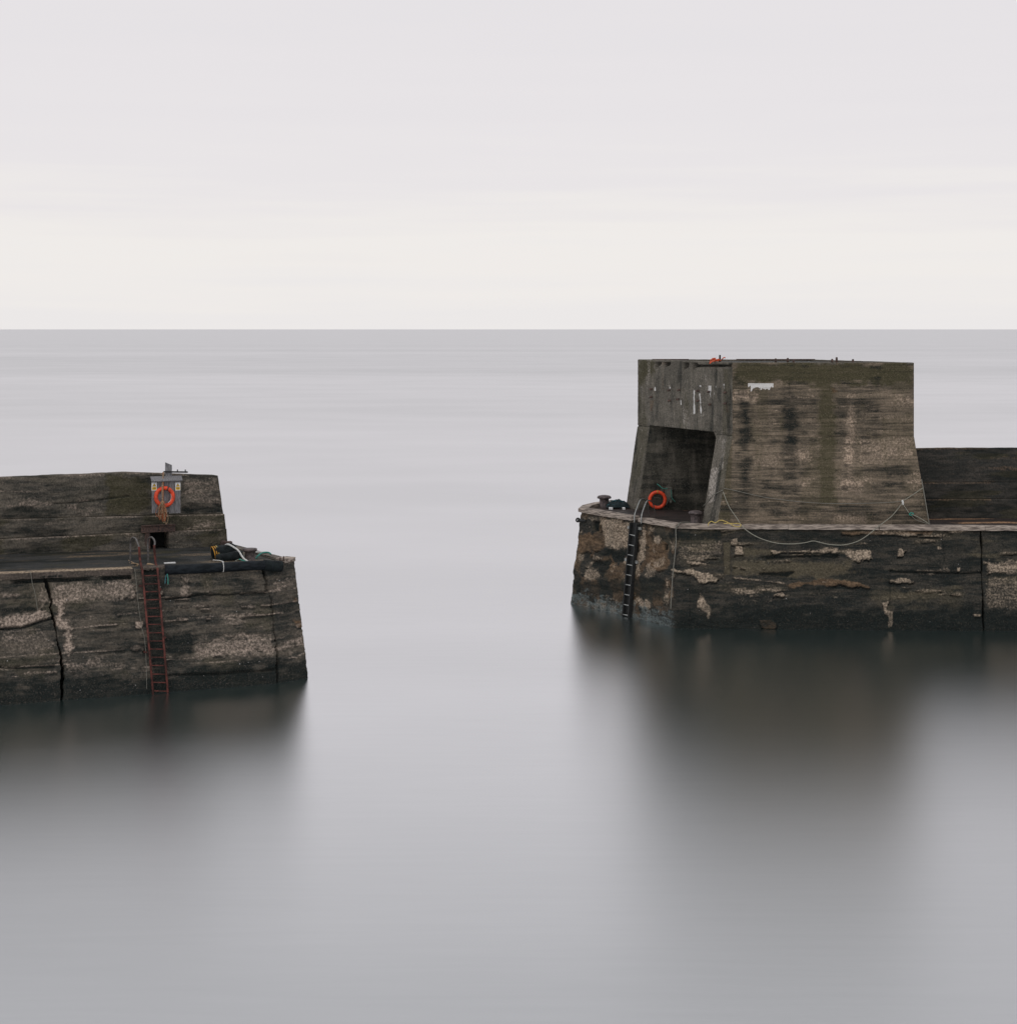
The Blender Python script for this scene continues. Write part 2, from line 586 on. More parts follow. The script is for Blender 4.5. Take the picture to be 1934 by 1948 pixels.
class Patch:
    """stain masks, some painted shade, and relief of one wall, in wall metres"""

    def __init__(self, wall, S, Z):
        self.w, self.S, self.Z = wall, S, Z
        z = np.zeros_like(S)
        self.pale, self.dark, self.moss, self.rust = z.copy(), z.copy(), z.copy(), z.copy()
        self.white, self.barn, self.d = z.copy(), z.copy(), z.copy()
        self.wob = fbm(S * 2.2, Z * 3.6, 5, 4) - 0.5
        self.wob2 = fbm(S * 9, Z * 12, 8, 3) - 0.5

    def poly(self, pts, soft=0.06, rough=0.32, raw=False):
        """0..1 inside a polygon (photo survey points -> wall metres) with a ragged edge"""
        q = [p if raw else self.w.sz(*p) for p in pts]
        S, Z = self.S, self.Z
        dmin = np.full(S.shape, 1e9)
        inside = np.zeros(S.shape, bool)
        n = len(q)
        for i in range(n):
            (x0, y0), (x1, y1) = q[i], q[(i + 1) % n]
            ex, ey = x1 - x0, y1 - y0
            L = ex * ex + ey * ey + 1e-12
            t = np.clip(((S - x0) * ex + (Z - y0) * ey) / L, 0, 1)
            dmin = np.minimum(dmin, np.hypot(S - x0 - t * ex, Z - y0 - t * ey))
            if n > 2:
                c = (y0 > Z) != (y1 > Z)
                with np.errstate(divide='ignore', invalid='ignore'):
                    inside ^= c & (S < ex * (Z - y0) / (y1 - y0 + 1e-12) + x0)
        sd = np.where(inside, -dmin, dmin) + rough * self.wob + rough * 0.5 * self.wob2
        return 1 - sstep(-soft, soft, sd)

    def line(self, pts, width=0.03, rough=0.10, soft=0.02):
        m = np.zeros(self.S.shape)
        for a, b in zip(pts, pts[1:]):
            m = np.maximum(m, 1 - sstep(width - soft, width + soft, self._seg(a, b) + rough * self.wob * 0.4))
        return m

    def _seg(self, a, b):
        (x0, y0), (x1, y1) = self.w.sz(*a), self.w.sz(*b)
        ex, ey = x1 - x0, y1 - y0
        t = np.clip(((self.S - x0) * ex + (self.Z - y0) * ey) / (ex * ex + ey * ey + 1e-12), 0, 1)
        return np.hypot(self.S - x0 - t * ex, self.Z - y0 - t * ey + 0.06 * self.wob)

    def add(self, what, pts, k=1.0, soft=0.14, rough=0.42, relief=0.0, cut=None):
        m = self.poly(pts, soft, rough)
        setattr(self, what, np.maximum(getattr(self, what), m * k))
        if cut:
            setattr(self, cut, getattr(self, cut) * (1 - m))
        if relief:
            self.d += relief * m
        return m


def wall_mesh(name, wall, parent, material, du, dv, paint, u_lo=0.0, u_hi=1.0, v_lo=0.0, v_hi=1.0, skirt=0.5, ledge=0.0, jag=0.0):
    """dense grid over part of a wall; u_lo / u_hi may be functions of v (broken joint edges);
    every border turns back into the mass by skirt metres"""
    uf = u_lo if callable(u_lo) else (lambda v: np.full_like(v, u_lo))
    ug = u_hi if callable(u_hi) else (lambda v: np.full_like(v, u_hi))
    mh = float(np.mean(np.linalg.norm(wall.t - wall.b, axis=1)))
    nv = max(2, int(mh * (v_hi - v_lo) / dv))
    v = np.linspace(v_lo, v_hi, nv + 1)
    lo, hi = uf(v), ug(v)
    nu = max(2, int((hi - lo).mean() * wall.len / du))
    w = np.linspace(0, 1, nu + 1)
    U = lo[:, None] + (hi - lo)[:, None] * w[None, :]
    V = np.repeat(v[:, None], nu + 1, 1)
    P = wall.pos(U, V)
    e = 2e-3
    Tu = wall.pos(U + e, V) - wall.pos(U - e, V)
    Tv = wall.pos(U, V + e) - wall.pos(U, V - e)
    n = np.cross(Tu, Tv)
    n /= np.linalg.norm(n, axis=-1, keepdims=True) + 1e-12
    if (n.mean((0, 1)) @ wall.out) < 0: n = -n
    k = max(1, int(0.25 / du))                 # round the corners a little
    if len(wall.k) > 2:
        pad = np.concatenate([np.repeat(n[:, :1], k, 1), n, np.repeat(n[:, -1:], k, 1)], 1)
        cs = np.cumsum(np.concatenate([np.zeros_like(pad[:, :1]), pad], 1), 1)
        n = cs[:, 2 * k + 1:] - cs[:, :-(2 * k + 1)]
        n /= np.linalg.norm(n, axis=-1, keepdims=True) + 1e-12
    pt = Patch(wall, U * wall.len, P[..., 2])
    paint(pt)
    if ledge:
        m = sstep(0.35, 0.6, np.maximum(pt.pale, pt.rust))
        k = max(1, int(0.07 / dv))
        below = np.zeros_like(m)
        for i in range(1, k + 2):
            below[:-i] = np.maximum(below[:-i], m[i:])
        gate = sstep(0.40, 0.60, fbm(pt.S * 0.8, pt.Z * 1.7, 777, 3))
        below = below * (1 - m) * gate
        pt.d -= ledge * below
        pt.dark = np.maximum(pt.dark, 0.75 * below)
    P = P + n * pt.d[..., None]
    if jag:                                      # worn, uneven top edge
        j = jag * (fbm(pt.S[-1] * 1.1, pt.S[-1] * 0 + 5.0, 811, 5, 0.6) - 0.5) * 2
        for i, f_ in ((1, 1.0), (2, 0.6), (3, 0.3)):
            P[-i, :, 2] += j * f_
    rows, cols = P.shape[:2]
    # skirts
    bk = lambda a, nn: a - nn * skirt
    Pf = np.zeros((rows + 2, cols + 2, 3))
    Pf[1:-1, 1:-1] = P
    Pf[0, 1:-1], Pf[-1, 1:-1] = bk(P[0], n[0]), bk(P[-1], n[-1])
    Pf[1:-1, 0], Pf[1:-1, -1] = bk(P[:, 0], n[:, 0]), bk(P[:, -1], n[:, -1])
    for i, a in ((0, 0), (-1, -1)):
        for j, b in ((0, 0), (-1, -1)):
            Pf[i, j] = bk(P[a, b], n[a, b])
    ext = lambda A: np.pad(A, 1, mode='edge')
    H, W = rows + 2, cols + 2
    idx = np.arange(H * W).reshape(H, W)
    q = np.stack([idx[:-1, :-1], idx[:-1, 1:], idx[1:, 1:], idx[1:, :-1]], -1).reshape(-1, 4)
    # orient outward
    f0 = q[(rows // 2) * (W - 1) + cols // 2]
    pf = Pf.reshape(-1, 3)
    nn = np.cross(pf[f0[1]] - pf[f0[0]], pf[f0[2]] - pf[f0[0]])
    if nn @ wall.out < 0: q = q[:, ::-1]
    me = bpy.data.meshes.new(name)
    me.vertices.add(H * W)
    me.vertices.foreach_set('co', pf.astype(np.float32).ravel())
    me.loops.add(q.size)
    me.loops.foreach_set('vertex_index', q.astype(np.int32).ravel())
    me.polygons.add(len(q))
    me.polygons.foreach_set('loop_start', np.arange(0, q.size, 4, dtype=np.int32))
    me.update(calc_edges=True)
    me.polygons.foreach_set('use_smooth', [True] * len(q))
    for an, chans in (('stain', (pt.pale, pt.dark, pt.moss, pt.d * 0)), ('stain2', (pt.white, pt.barn, pt.rust, pt.d * 0))):
        at_ = me.attributes.new(an, 'FLOAT_COLOR', 'POINT')
        C = np.stack([np.clip(ext(c), 0, 1) for c in chans], -1).astype(np.float32)
        at_.data.foreach_set('color', C.ravel())
    me.validate()
    return link_mesh(name, me, material, parent)


def zoomer(ox, oy, k):
    """survey sheet: enlarged sketch coordinates -> photo columns and rows"""
    return lambda *pts: [(ox + x / k, oy + y / k) for x, y in pts]


ZA = zoomer(0, 860, 5.812)      # left parapet
ZB = zoomer(260, 860, 5.328)    # left parapet, end
ZC = zoomer(0, 1050, 5.812)     # left quay wall
ZD = zoomer(240, 1050, 5.328)   # left quay wall, end
ZE = zoomer(1070, 900, 5.48)    # right pier head
ZF = zoomer(1380, 980, 6.85)    # right quay wall
ZG = zoomer(1560, 820, 4.83)    # right quay wall, far right
ZT = zoomer(1180, 660, 6.393)   # tower side
ZU = zoomer(1340, 660, 4.36)    # tower front

# ------------------------------------------------------------------ sea
xs = [-60000, -8000, -1500, -300, -120, 0, 120, 300, 1500, 8000, 60000]
ys = [-400, -60, 0, 60, 120, 250, 600, 2000, 8000, 30000, 90000]
bm = bmesh.new()
gv = [[bm.verts.new((x, y, 0)) for x in xs] for y in ys]
for j in range(len(ys) - 1):
    for i in range(len(xs) - 1):
        bm.faces.new((gv[j][i], gv[j][i + 1], gv[j + 1][i + 1], gv[j + 1][i]))
sea = from_bm('water', bm, 'sea_water')
tag(sea, 'calm milky grey sea smoothed by a long exposure', None, None, 'structure')

# ------------------------------------------------------------------ LEFT PIER
LT = Vector((0.9326, 0.3608, 0))        # along the quay
LN = Vector((0.3608, -0.9326, 0))       # out over the water
UP = Vector((0, 0, 1))
pierL = thing('concrete_pier', (-12.0, 58.0, 0.0),
              'left pier of cracked dark concrete with a stepped parapet and red ladder', 'pier', 'harbour piers')

ZB_ = -0.5
slope = np.array([8.27, 3.2])
Lb0, Lb1, Lb2 = np.array([-16.2, 53.5]), np.array([-7.93, 56.7]), np.array([-6.87, 57.65])
Lt0, Lt1, Lt2 = np.array([-16.6, 54.8]), np.array([-8.33, 58.15]), np.array([-7.56, 59.2])
far = 1.15
LbF, LtF = Lb0 - slope * far, Lt0 - (Lt1 - Lt0) * far
down = lambda b, t: b + (b - t) * 0.5 / 4.0
LWALL_T = [(*LtF, 4.1), (*Lt0, 3.98), (*Lt1, 3.86), (*Lt2, 3.83), (-10.3, 63.5, 3.83)]
LWALL_B = [(*down(LbF, LtF), ZB_), (*down(Lb0, Lt0), ZB_), (*down(Lb1, Lt1), ZB_), (*down(Lb2, Lt2), ZB_), (-9.6, 62.3, ZB_)]
LW = Wall(LWALL_B, LWALL_T, (0.36, -0.93, 0.2))


def crack_u(wall, pts, wander=0.18):
    uv = [wall.find(*p) for p in pts]
    uv.sort(key=lambda a: a[1])
    vs, us = [a[1] for a in uv], [a[0] for a in uv]

    def f(v):
        base = np.interp(v, vs, us)
        return base + (fbm(v * 16, v * 0 + 3.1, 77, 5, 0.65) - 0.5) * wander / wall.len
    return f


CR1 = crack_u(LW, ZC((515, 300), (530, 420), (555, 560), (580, 690), (615, 850), (645, 1000), (675, 1200), (690, 1400), (695, 1660)))
CR2 = crack_u(LW, ZD((1405, 215), (1440, 380), (1472, 480), (1487, 600), (1500, 800), (1522, 950), (1532, 1130), (1548, 1340)))


def paint_left_quay(p):
    S, Z = p.S, p.Z
    strata = fbm(S * 0.55, Z * 4.2, 21, 5, 0.6)
    blot = fbm(S * 1.1, Z * 1.6, 33, 5, 0.6)
    p.pale += sstep(0.52, 0.72, strata * 0.6 + blot * 0.4) * 0.62
    p.dark += sstep(0.50, 0.68, 1 - (strata * 0.5 + blot * 0.5)) * 0.8
    p.moss += sstep(0.5, 0.7, fbm(S * 0.7, Z * 0.9, 41, 4)) * 0.5
    lines = [(p.w.sz(*a)[1]) for a in ZC((900, 540), (900, 700), (900, 810), (900, 1090), (900, 1210), (900, 1310))]
    for i, z0 in enumerate(lines):                       # shutter lifts
        zz = z0 + 0.02 * S * 0 + 0.05 * (fbm(S * 0.8, S * 0 + i, 60 + i, 3) - 0.5)
        g = np.exp(-((Z - zz) / 0.022) ** 2) * sstep(0.35, 0.6, fbm(S * 0.9, S * 0 + 7 * i, 90 + i, 3))
        p.d -= 0.03 * g
        p.pale = np.maximum(p.pale, 0.9 * np.exp(-((Z - zz + 0.045) / 0.025) ** 2) * sstep(0.36, 0.56, fbm(S * 1.2, S * 0 + 3 * i, 95 + i, 3)))
    A = p.add
    A('pale', ZC((600, 540), (720, 560), (720, 720), (830, 850), (815, 1130), (760, 1170), (710, 1080), (690, 860), (640, 800), (600, 700)), 1.0, relief=-0.04, cut='dark')
    A('pale', ZC((560, 330), (860, 325), (1430, 300), (1520, 420), (1510, 520), (1300, 540), (900, 530), (720, 570), (600, 560), (570, 470)), 0.66, cut='dark')
    A('pale', ZC((1440, 440), (1510, 410), (1510, 520), (1430, 525)), 0.95)
    A('pale', ZC((370, 330), (500, 320), (550, 560), (430, 580), (400, 450)), 0.62, cut='dark')
    A('pale', ZC((490, 310), (525, 310), (525, 410), (495, 420)), 0.9)
    A('pale', ZC((0, 690), (380, 640), (560, 640), (585, 700), (330, 790), (260, 830), (0, 840)), 0.95, relief=-0.03, cut='dark')
    A('pale', ZC((30, 470), (240, 470), (230, 505), (40, 505)), 0.8)
    A('pale', ZC((250, 1330), (640, 1315), (640, 1340), (250, 1360)), 0.8, 0.03, 0.12)
    A('pale', ZC((700, 1200), (1100, 1185), (1400, 1270), (900, 1315), (700, 1310)), 0.5, cut='dark')
    A('pale', ZC((1450, 1050), (1590, 1025), (1590, 1080), (1460, 1080)), 0.9, 0.03, 0.15)
    A('pale', ZC((0, 860), (580, 840), (600, 1000), (560, 1130), (0, 1110)), 0.42, cut='dark')
    A('dark', ZC((0, 330), (330, 330), (370, 450), (200, 460), (0, 440)), 0.7)
    A('dark', ZC((0, 570), (390, 585), (370, 640), (0, 690)), 0.85, cut='pale')
    A('dark', ZC((740, 600), (1500, 560), (1560, 640), (1200, 690), (740, 700)), 0.45, cut='pale')
    A('dark', ZC((830, 890), (1000, 890), (1500, 850), (1560, 960), (1300, 1010), (830, 1000)), 0.5, cut='pale')
    # beyond the ladder
    A('pale', ZD((650, 950), (900, 865), (1050, 850), (1480, 838), (1510, 960), (1500, 1040), (1200, 1060), (900, 1080), (700, 1060), (680, 990)), 0.68, relief=-0.03, cut='dark')
    A('pale', ZD((550, 300), (620, 230), (640, 340), (610, 450), (550, 440)), 0.7, cut='dark')
    A('pale', ZD((790, 250), (850, 290), (850, 410), (800, 390)), 0.65, cut='dark')
    for q in (((425, 985), (465, 985), (465, 1030), (425, 1030)), ((505, 955), (575, 955), (570, 1040), (510, 1035)),
              ((365, 798), (430, 798), (425, 825), (370, 825)), ((100, 705), (165, 710), (160, 770), (105, 760)),
              ((330, 395), (385, 390), (380, 440), (330, 440))):
        A('pale', ZD(*q), 1.0, 0.03, 0.12, cut='dark')
    A('rust', ZD((1620, 470), (1730, 465), (1730, 530), (1640, 530)), 0.75)
    A('rust', ZD((1690, 690), (1780, 690), (1790, 750), (1700, 745)), 0.75)
    A('dark', ZD((390, 860), (640, 820), (690, 900), (670, 1030), (560, 1065), (390, 1050)), 0.95, relief=-0.05, cut='pale')
    A('dark', ZD((420, 1190), (1500, 1180), (1500, 1260), (420, 1290)), 0.8, cut='pale')
    A('pale', ZD((1120, 370), (1410, 360), (1410, 395), (1120, 400)), 0.6)
    # open cracks running along the lifts
    g = p.line(ZC((0, 848), (270, 832), (420, 780), (575, 735)), 0.035)
    p.d -= 0.14 * g; p.dark = np.maximum(p.dark, g)
    g = p.line(ZD((400, 468), (640, 455), (760, 430), (1000, 432), (1200, 408), (1430, 405)), 0.03)
    p.d -= 0.12 * g; p.dark = np.maximum(p.dark, g)
    g = p.line(ZD((430, 1245), (900, 1240), (1150, 1215), (1500, 1195)), 0.03)
    p.d -= 0.10 * g; p.dark = np.maximum(p.dark, g)
    g = p.line(ZC((0, 1275), (300, 1285), (600, 1265)), 0.03)
    p.d -= 0.08 * g; p.dark = np.maximum(p.dark, g)
    for q, k in (((500, 482), (640, 475)), 0.7), (((1490, 322), (1660, 302)), 0.8), (((1480, 408), (1725, 372)), 0.6), \
            (((1000, 850), (1470, 838)), 0.9), (((1540, 912), (1805, 884)), 0.7), (((1570, 1085), (1700, 1065), (1825, 1015)), 0.85), \
            (((520, 672), (880, 655)), 0.6), (((390, 1090), (700, 1075)), 0.8):
        p.pale = np.maximum(p.pale, k * p.line(ZD(*q), 0.018, 0.06))
    # chunk lost at the head of the joint
    p.d -= 0.16 * p.poly(ZD((1400, 320), (1440, 330), (1480, 415), (1410, 405)), 0.03, 0.1)
    # wet weed below high water
    wet = sstep(0.95, 0.35, Z + 0.9 * p.wob)
    p.dark = np.maximum(p.dark, wet); p.pale *= 1 - 0.85 * wet
    slot = p.poly([(272, 1082), (299, 1082), (322, 1335), (296, 1335)], 0.04, 0.12)
    p.dark = np.maximum(p.dark, slot * 0.8); p.pale *= 1 - 0.8 * slot; p.d -= 0.10 * slot
    p.white = np.maximum(p.white, (RNG.random(S.shape) > 0.9993) * 0.75)
    p.d += 0.10 * (fbm(S * 0.5, Z * 2.6, 2, 4) - 0.5) + 0.05 * (fbm(S * 2.4, Z * 5.5, 3, 4) - 0.5) + 0.03 * p.wob2
    p.d -= 0.02 * p.pale
    p.d *= 0.35 + 0.65 * sstep(LW.k[3] * LW.len, LW.k[2] * LW.len - 0.3, S)
    topz = np.interp(S / p.w.len, p.w.k, p.w.t[:, 2])
    below = topz - Z
    gap = sstep(0.16, 0.20, below) * sstep(0.33, 0.27, below) * (S / p.w.len < LADDER_U) * sstep(0.30, 0.5, fbm(S * 0.7, S * 0 + 2.0, 88, 3))
    p.d -= 0.16 * gap; p.dark = np.maximum(p.dark, gap)  # undercut below the coping, its shadow also painted into the dark mask


LADDER_U = LW.find(250, 1085)[0]
FRAME_U = LW.find(0, 1200)[0]
HALF = lambda w, wall: (lambda v: w * (0.15 + 1.7 * fbm(v * 9, v * 0, 70, 4) ** 1.5) / wall.len)
gap1, gap2 = HALF(0.055, LW), HALF(0.055, LW)
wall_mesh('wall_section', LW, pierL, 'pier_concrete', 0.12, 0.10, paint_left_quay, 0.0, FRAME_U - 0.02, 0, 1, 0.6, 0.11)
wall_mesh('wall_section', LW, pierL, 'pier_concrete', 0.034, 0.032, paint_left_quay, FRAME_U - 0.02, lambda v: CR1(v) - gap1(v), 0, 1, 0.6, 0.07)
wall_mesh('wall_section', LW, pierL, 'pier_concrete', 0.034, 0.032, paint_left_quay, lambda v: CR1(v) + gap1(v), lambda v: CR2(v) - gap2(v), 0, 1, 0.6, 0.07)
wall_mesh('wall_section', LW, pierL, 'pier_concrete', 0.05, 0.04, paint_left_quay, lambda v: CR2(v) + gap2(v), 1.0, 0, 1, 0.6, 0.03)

# deck of the left pier: a sheet following its fall to the head
front = [np.array(LWALL_T[i]) for i in range(4)]
inset = lambda p, k: (p[0] - LN.x * k, p[1] - LN.y * k)
bm = bmesh.new()
poly = [(*inset(p, 0.25), p[2] - 0.02) for p in front] + [(-10.3, 63.3, 3.81), (-12.0, 66.2, 3.84), (-30.0, 59.0, 4.1)]
top = [bm.verts.new(v) for v in poly]
bot = [bm.verts.new((v[0], v[1], -1.0)) for v in poly]
bm.faces.new(top)
for i in range(len(top)):
    j = (i + 1) % len(top)
    bm.faces.new((top[i], bot[i], bot[j], top[j]))
from_bm('core', bm, 'core_concrete', pierL)


class Sheet(Wall):
    pass


def paint_left_deck(p):
    S, Z = p.S, p.Z
    p.d += 0.03 * (fbm(S * 0.7, S * 0 + p.Yw * 0.9, 4, 4) - 0.5)


def deck_mesh(name, front, back, parent, material, nu, nv, stain):
    """deck as a grid between its front and back edges, slightly uneven"""
    f, b = np.array(front, float), np.array(back, float)
    u = np.linspace(0, 1, nu + 1)
    lf = np.concatenate([[0], np.cumsum(np.linalg.norm(np.diff(f, axis=0), axis=1))]); lf /= lf[-1]
    lb = np.concatenate([[0], np.cumsum(np.linalg.norm(np.diff(b, axis=0), axis=1))]); lb /= lb[-1]
    F = np.stack([np.interp(u, lf, f[:, i]) for i in range(3)], -1)
    B = np.stack([np.interp(u, lb, b[:, i]) for i in range(3)], -1)
    v = np.linspace(0, 1, nv + 1)[:, None, None]
    P = F[None] * (1 - v) + B[None] * v
    P[..., 2] += 0.03 * (fbm(P[..., 0] * 0.8, P[..., 1] * 0.8, 4, 4) - 0.5)
    st = stain(P[..., 0], P[..., 1])
    H, W = P.shape[:2]
    idx = np.arange(H * W).reshape(H, W)
    q = np.stack([idx[:-1, :-1], idx[:-1, 1:], idx[1:, 1:], idx[1:, :-1]], -1).reshape(-1, 4)
    me = bpy.data.meshes.new(name)
    me.from_pydata(P.reshape(-1, 3).tolist(), [], q.tolist())
    a = me.attributes.new('stain', 'FLOAT_COLOR', 'POINT')
    a.data.foreach_set('color', np.stack([np.clip(c, 0, 1) for c in st], -1).astype(np.float32).ravel())
    a = me.attributes.new('stain2', 'FLOAT_COLOR', 'POINT')
    a.data.foreach_set('color', np.zeros(H * W * 4, np.float32))
    return link_mesh(name, me, material, parent)


def stain_left_deck(X, Y):
    s = X * LT.x + Y * LT.y
    t = X * -LN.x + Y * -LN.y
    n = fbm(s * 0.25, t * 2.6, 7, 4)
    return sstep(0.58, 0.72, n) * 0.7, sstep(0.45, 0.62, fbm(s * 0.5, t * 1.1, 9, 4)) * 0.75, sstep(0.5, 0.7, fbm(s * .6, t, 19, 3)) * .6, n * 0


deck_front = [(*inset(p, -0.0), p[2] + 0.0) for p in front]
deck_mesh('deck', deck_front, [(-30.0, 59.0, 4.1), (-18, 63.9, 3.98), (-12.0, 66.2, 3.86), (-10.3, 63.4, 3.83)], pierL, 'deck_concrete', 160, 40, stain_left_deck)

# coping along the quay edge, from beyond the frame to the ladder


def edge_pt(px, dz=0.0, out=0.0):
    """a point on the quay's top edge in photo column px"""
    lo, hi = 0.0, float(LW.k[3])
    for _ in range(40):
        m = (lo + hi) / 2
        P = LW.pos(m, 1.0)
        if CX + P[0] / P[1] * FPX < px: lo = m
        else: hi = m
    P = Vector(LW.pos(lo, 1.0))
    return P + LN * out + UP * dz


def strip(bm, a, b, w_out, w_in, z0, z1, n=40, jag=0.02, seed=1):
    """long kerb from a to b with worn edges"""
    d = (b - a).normalized()
    o = Vector((d.y, -d.x, 0)).normalized()
    rnd = random.Random(seed)
    rings = []
    for i in range(n + 1):
        c = a.lerp(b, i / n)
        j = [rnd.uniform(-jag, jag) for _ in range(6)]
        prof = [(w_out + j[0], z0 + j[1]), (w_out + j[2] * 0.6, z1 - 0.03), (w_out - 0.03, z1 + j[3] * 0.4), (-w_in, z1 + j[4] * 0.3), (-w_in, z0)]
        rings.append([bm.verts.new(c + o * x + UP * z) for x, z in prof])
    for p, q in zip(rings, rings[1:]):
        for k in range(5):
            m = (k + 1) % 5
            bm.faces.new((p[k], q[k], q[m], p[m]))
    bm.faces.new(rings[0]); bm.faces.new(rings[-1][::-1])
    return bm


a0 = Vector(LW.pos(0.02, 1.0))
for a, b, sd_ in ((a0, edge_pt(61), 3), (edge_pt(61.6), edge_pt(252), 4)):
    o = from_bm('coping_slab', strip(bmesh.new(), a, b, 0.07, 0.36, -0.17, 0.035, 70, 0.010, sd_), 'coping_concrete', pierL)
    worn_arris(o)
from_bm('coping_slab', strip(bmesh.new(), edge_pt(272), edge_pt(315), 0.03, 0.45, -0.05, 0.06, 12, 0.03, 6), 'coping_concrete', pierL)

# parapet in three courses, each set back from the one below
PT = Vector((7.5, 3.2, 0)).normalized()
PN = Vector((PT.y, -PT.x, 0))
PA, PB = Vector((-18.0, 59.6, 0)), Vector((-10.5, 62.8, 0))
PFAR = PA - PT * 9


def pline(off, z_far, z0, z1, end=0.0, mid=None):
    ps = [PFAR, PA, PA.lerp(PB, 0.55), PB - PT * end]
    zs = [z_far, z0, mid if mid is not None else (z0 + z1) / 2, z1]
    return [tuple(p - PN * off + UP * z) for p, z in zip(ps, zs)]


PW3 = Wall(pline(0.0, 3.95, 3.9, 3.7), pline(0.03, 4.58, 4.53, 4.52, 0.05), (0.39, -0.92, 0.1))
PW2 = Wall(pline(0.14, 4.58, 4.53, 4.52, 0.05), pline(0.16, 5.26, 5.21, 5.06, 0.10), (0.39, -0.92, 0.1))
PW1 = Wall(pline(0.30, 5.26, 5.21, 5.06, 0.10), pline(0.36, 6.70, 6.68, 6.50, 0.30, 6.72), (0.39, -0.92, 0.1))


def paint_parapet(p, low):
    S, Z = p.S, p.Z
    st = fbm(S * 0.5, Z * 3.4, 121 + low, 5, 0.6)
    bl = fbm(S * 0.9, Z * 1.5, 133 + low, 5, 0.6)
    p.pale += sstep(0.55, 0.75, st * 0.6 + bl * 0.4) * 0.55
    p.dark += sstep(0.52, 0.70, 1 - (st * 0.5 + bl * 0.5)) * 0.75
    p.moss += sstep(0.42, 0.62, fbm(S * 0.6, Z * 1.3, 141 + low, 4)) * (0.65 if low else 0.35)
    A = p.add
    top = np.interp(S / p.w.len, p.w.k, p.w.t[:, 2])
    p.pale = np.maximum(p.pale, 0.8 * sstep(0.05, 0.0, np.abs(Z - (top - 0.02))) * sstep(0.35, 0.6, fbm(S * 0.8, S * 0, 8 + low, 3)))
    if not low:
        A('pale', ZA((280, 520), (570, 540), (575, 590), (300, 620), (0, 640), (0, 610)), 0.55)
        A('pale', ZA((850, 540), (1430, 490), (1430, 520), (850, 560)), 0.7)
        A('pale', ZA((680, 640), (880, 600), (1160, 640), (870, 695)), 0.5)
        A('pale', ZA((0, 425), (400, 432), (400, 440), (0, 440)), 0.6, 0.03, 0.1)
        A('pale', ZB((470, 250), (840, 250), (880, 540), (700, 540), (600, 510), (480, 490)), 0.52, cut='dark')
        A('dark', ZB((480, 550), (880, 545), (888, 590), (480, 640)), 0.8, cut='pale', relief=-0.04)
        A('dark', ZB((680, 400), (870, 390), (870, 440), (690, 450)), 0.7)
        A('moss', ZA((1180, 260), (1660, 260), (1660, 680), (1180, 680)), 0.8, cut='pale')
        A('dark', ZA((0, 650), (560, 620), (900, 690), (500, 720), (0, 740)), 0.6)
        g = p.line(ZA((600, 575), (860, 560), (1430, 490)), 0.025)
        p.d -= 0.05 * g; p.dark = np.maximum(p.dark, 0.8 * g)
    p.d += 0.06 * (fbm(S * 0.6, Z * 2.2, 12 + low, 4) - 0.5) + 0.035 * (fbm(S * 2.6, Z * 4.5, 13 + low, 4) - 0.5) + 0.02 * p.wob2


uA, uB = PW3.find(280, 1035)[0], PW3.find(322, 1035)[0]
f3 = PW3.find(0, 1040)[0] - 0.01
wall_mesh('parapet_course', PW3, pierL, 'parapet_concrete', 0.05, 0.04, lambda p: paint_parapet(p, 1), f3 * 0, uA, 0, 1, 1.2)
wall_mesh('parapet_course', PW3, pierL, 'parapet_concrete', 0.04, 0.035, lambda p: paint_parapet(p, 1), uB, 1.0, 0, 1, 1.2)
wall_mesh('parapet_course', PW2, pierL, 'parapet_concrete', 0.045, 0.035, lambda p: paint_parapet(p, 2), 0, 1, 0, 1, 1.1)
wall_mesh('parapet_course', PW1, pierL, 'parapet_concrete', 0.040, 0.035, lambda p: paint_parapet(p, 0), 0, 1, 0, 1, 0.95, 0.0, 0.022)
# dark back of the niche under the parapet, and its iron lintel
n0, n1 = Vector(PW3.pos(uA - 0.01, 0.5)), Vector(PW3.pos(uB + 0.01, 0.5))
bm = bmesh.new()
mid = n0.lerp(n1, 0.5) - PN * 0.95
obox(bm, (mid.x, mid.y, 4.15), ((n1 - n0).length / 2, 0.05, 0.42), (PT, PN, UP))
from_bm('niche_back', bm, 'core_concrete', pierL)
bm = bmesh.new()
c = n0.lerp(n1, 0.5) - PN * 0.02
lh = (n1 - n0).length / 2
obox(bm, (c.x, c.y, 4.66), (lh + 0.05, 0.018, 0.13), (PT, PN, UP), 0.006)
obox(bm, (c.x + PN.x * .05, c.y + PN.y * .05, 4.78), (lh + 0.05, 0.06, 0.014), (PT, PN, UP), 0.004)
obox(bm, (c.x + PN.x * .05, c.y + PN.y * .05, 4.54), (lh + 0.05, 0.06, 0.014), (PT, PN, UP), 0.004)
from_bm('lintel', bm, 'rusty_steel', pierL)
bm = bmesh.new()
c2 = n0.lerp(n1, 0.16) - PN * 0.05
obox(bm, (c2.x, c2.y, 4.18), (0.10, 0.05, 0.34), (PT, PN, UP), 0.01)
from_bm('niche_post', bm, 'rusty_steel', pierL)

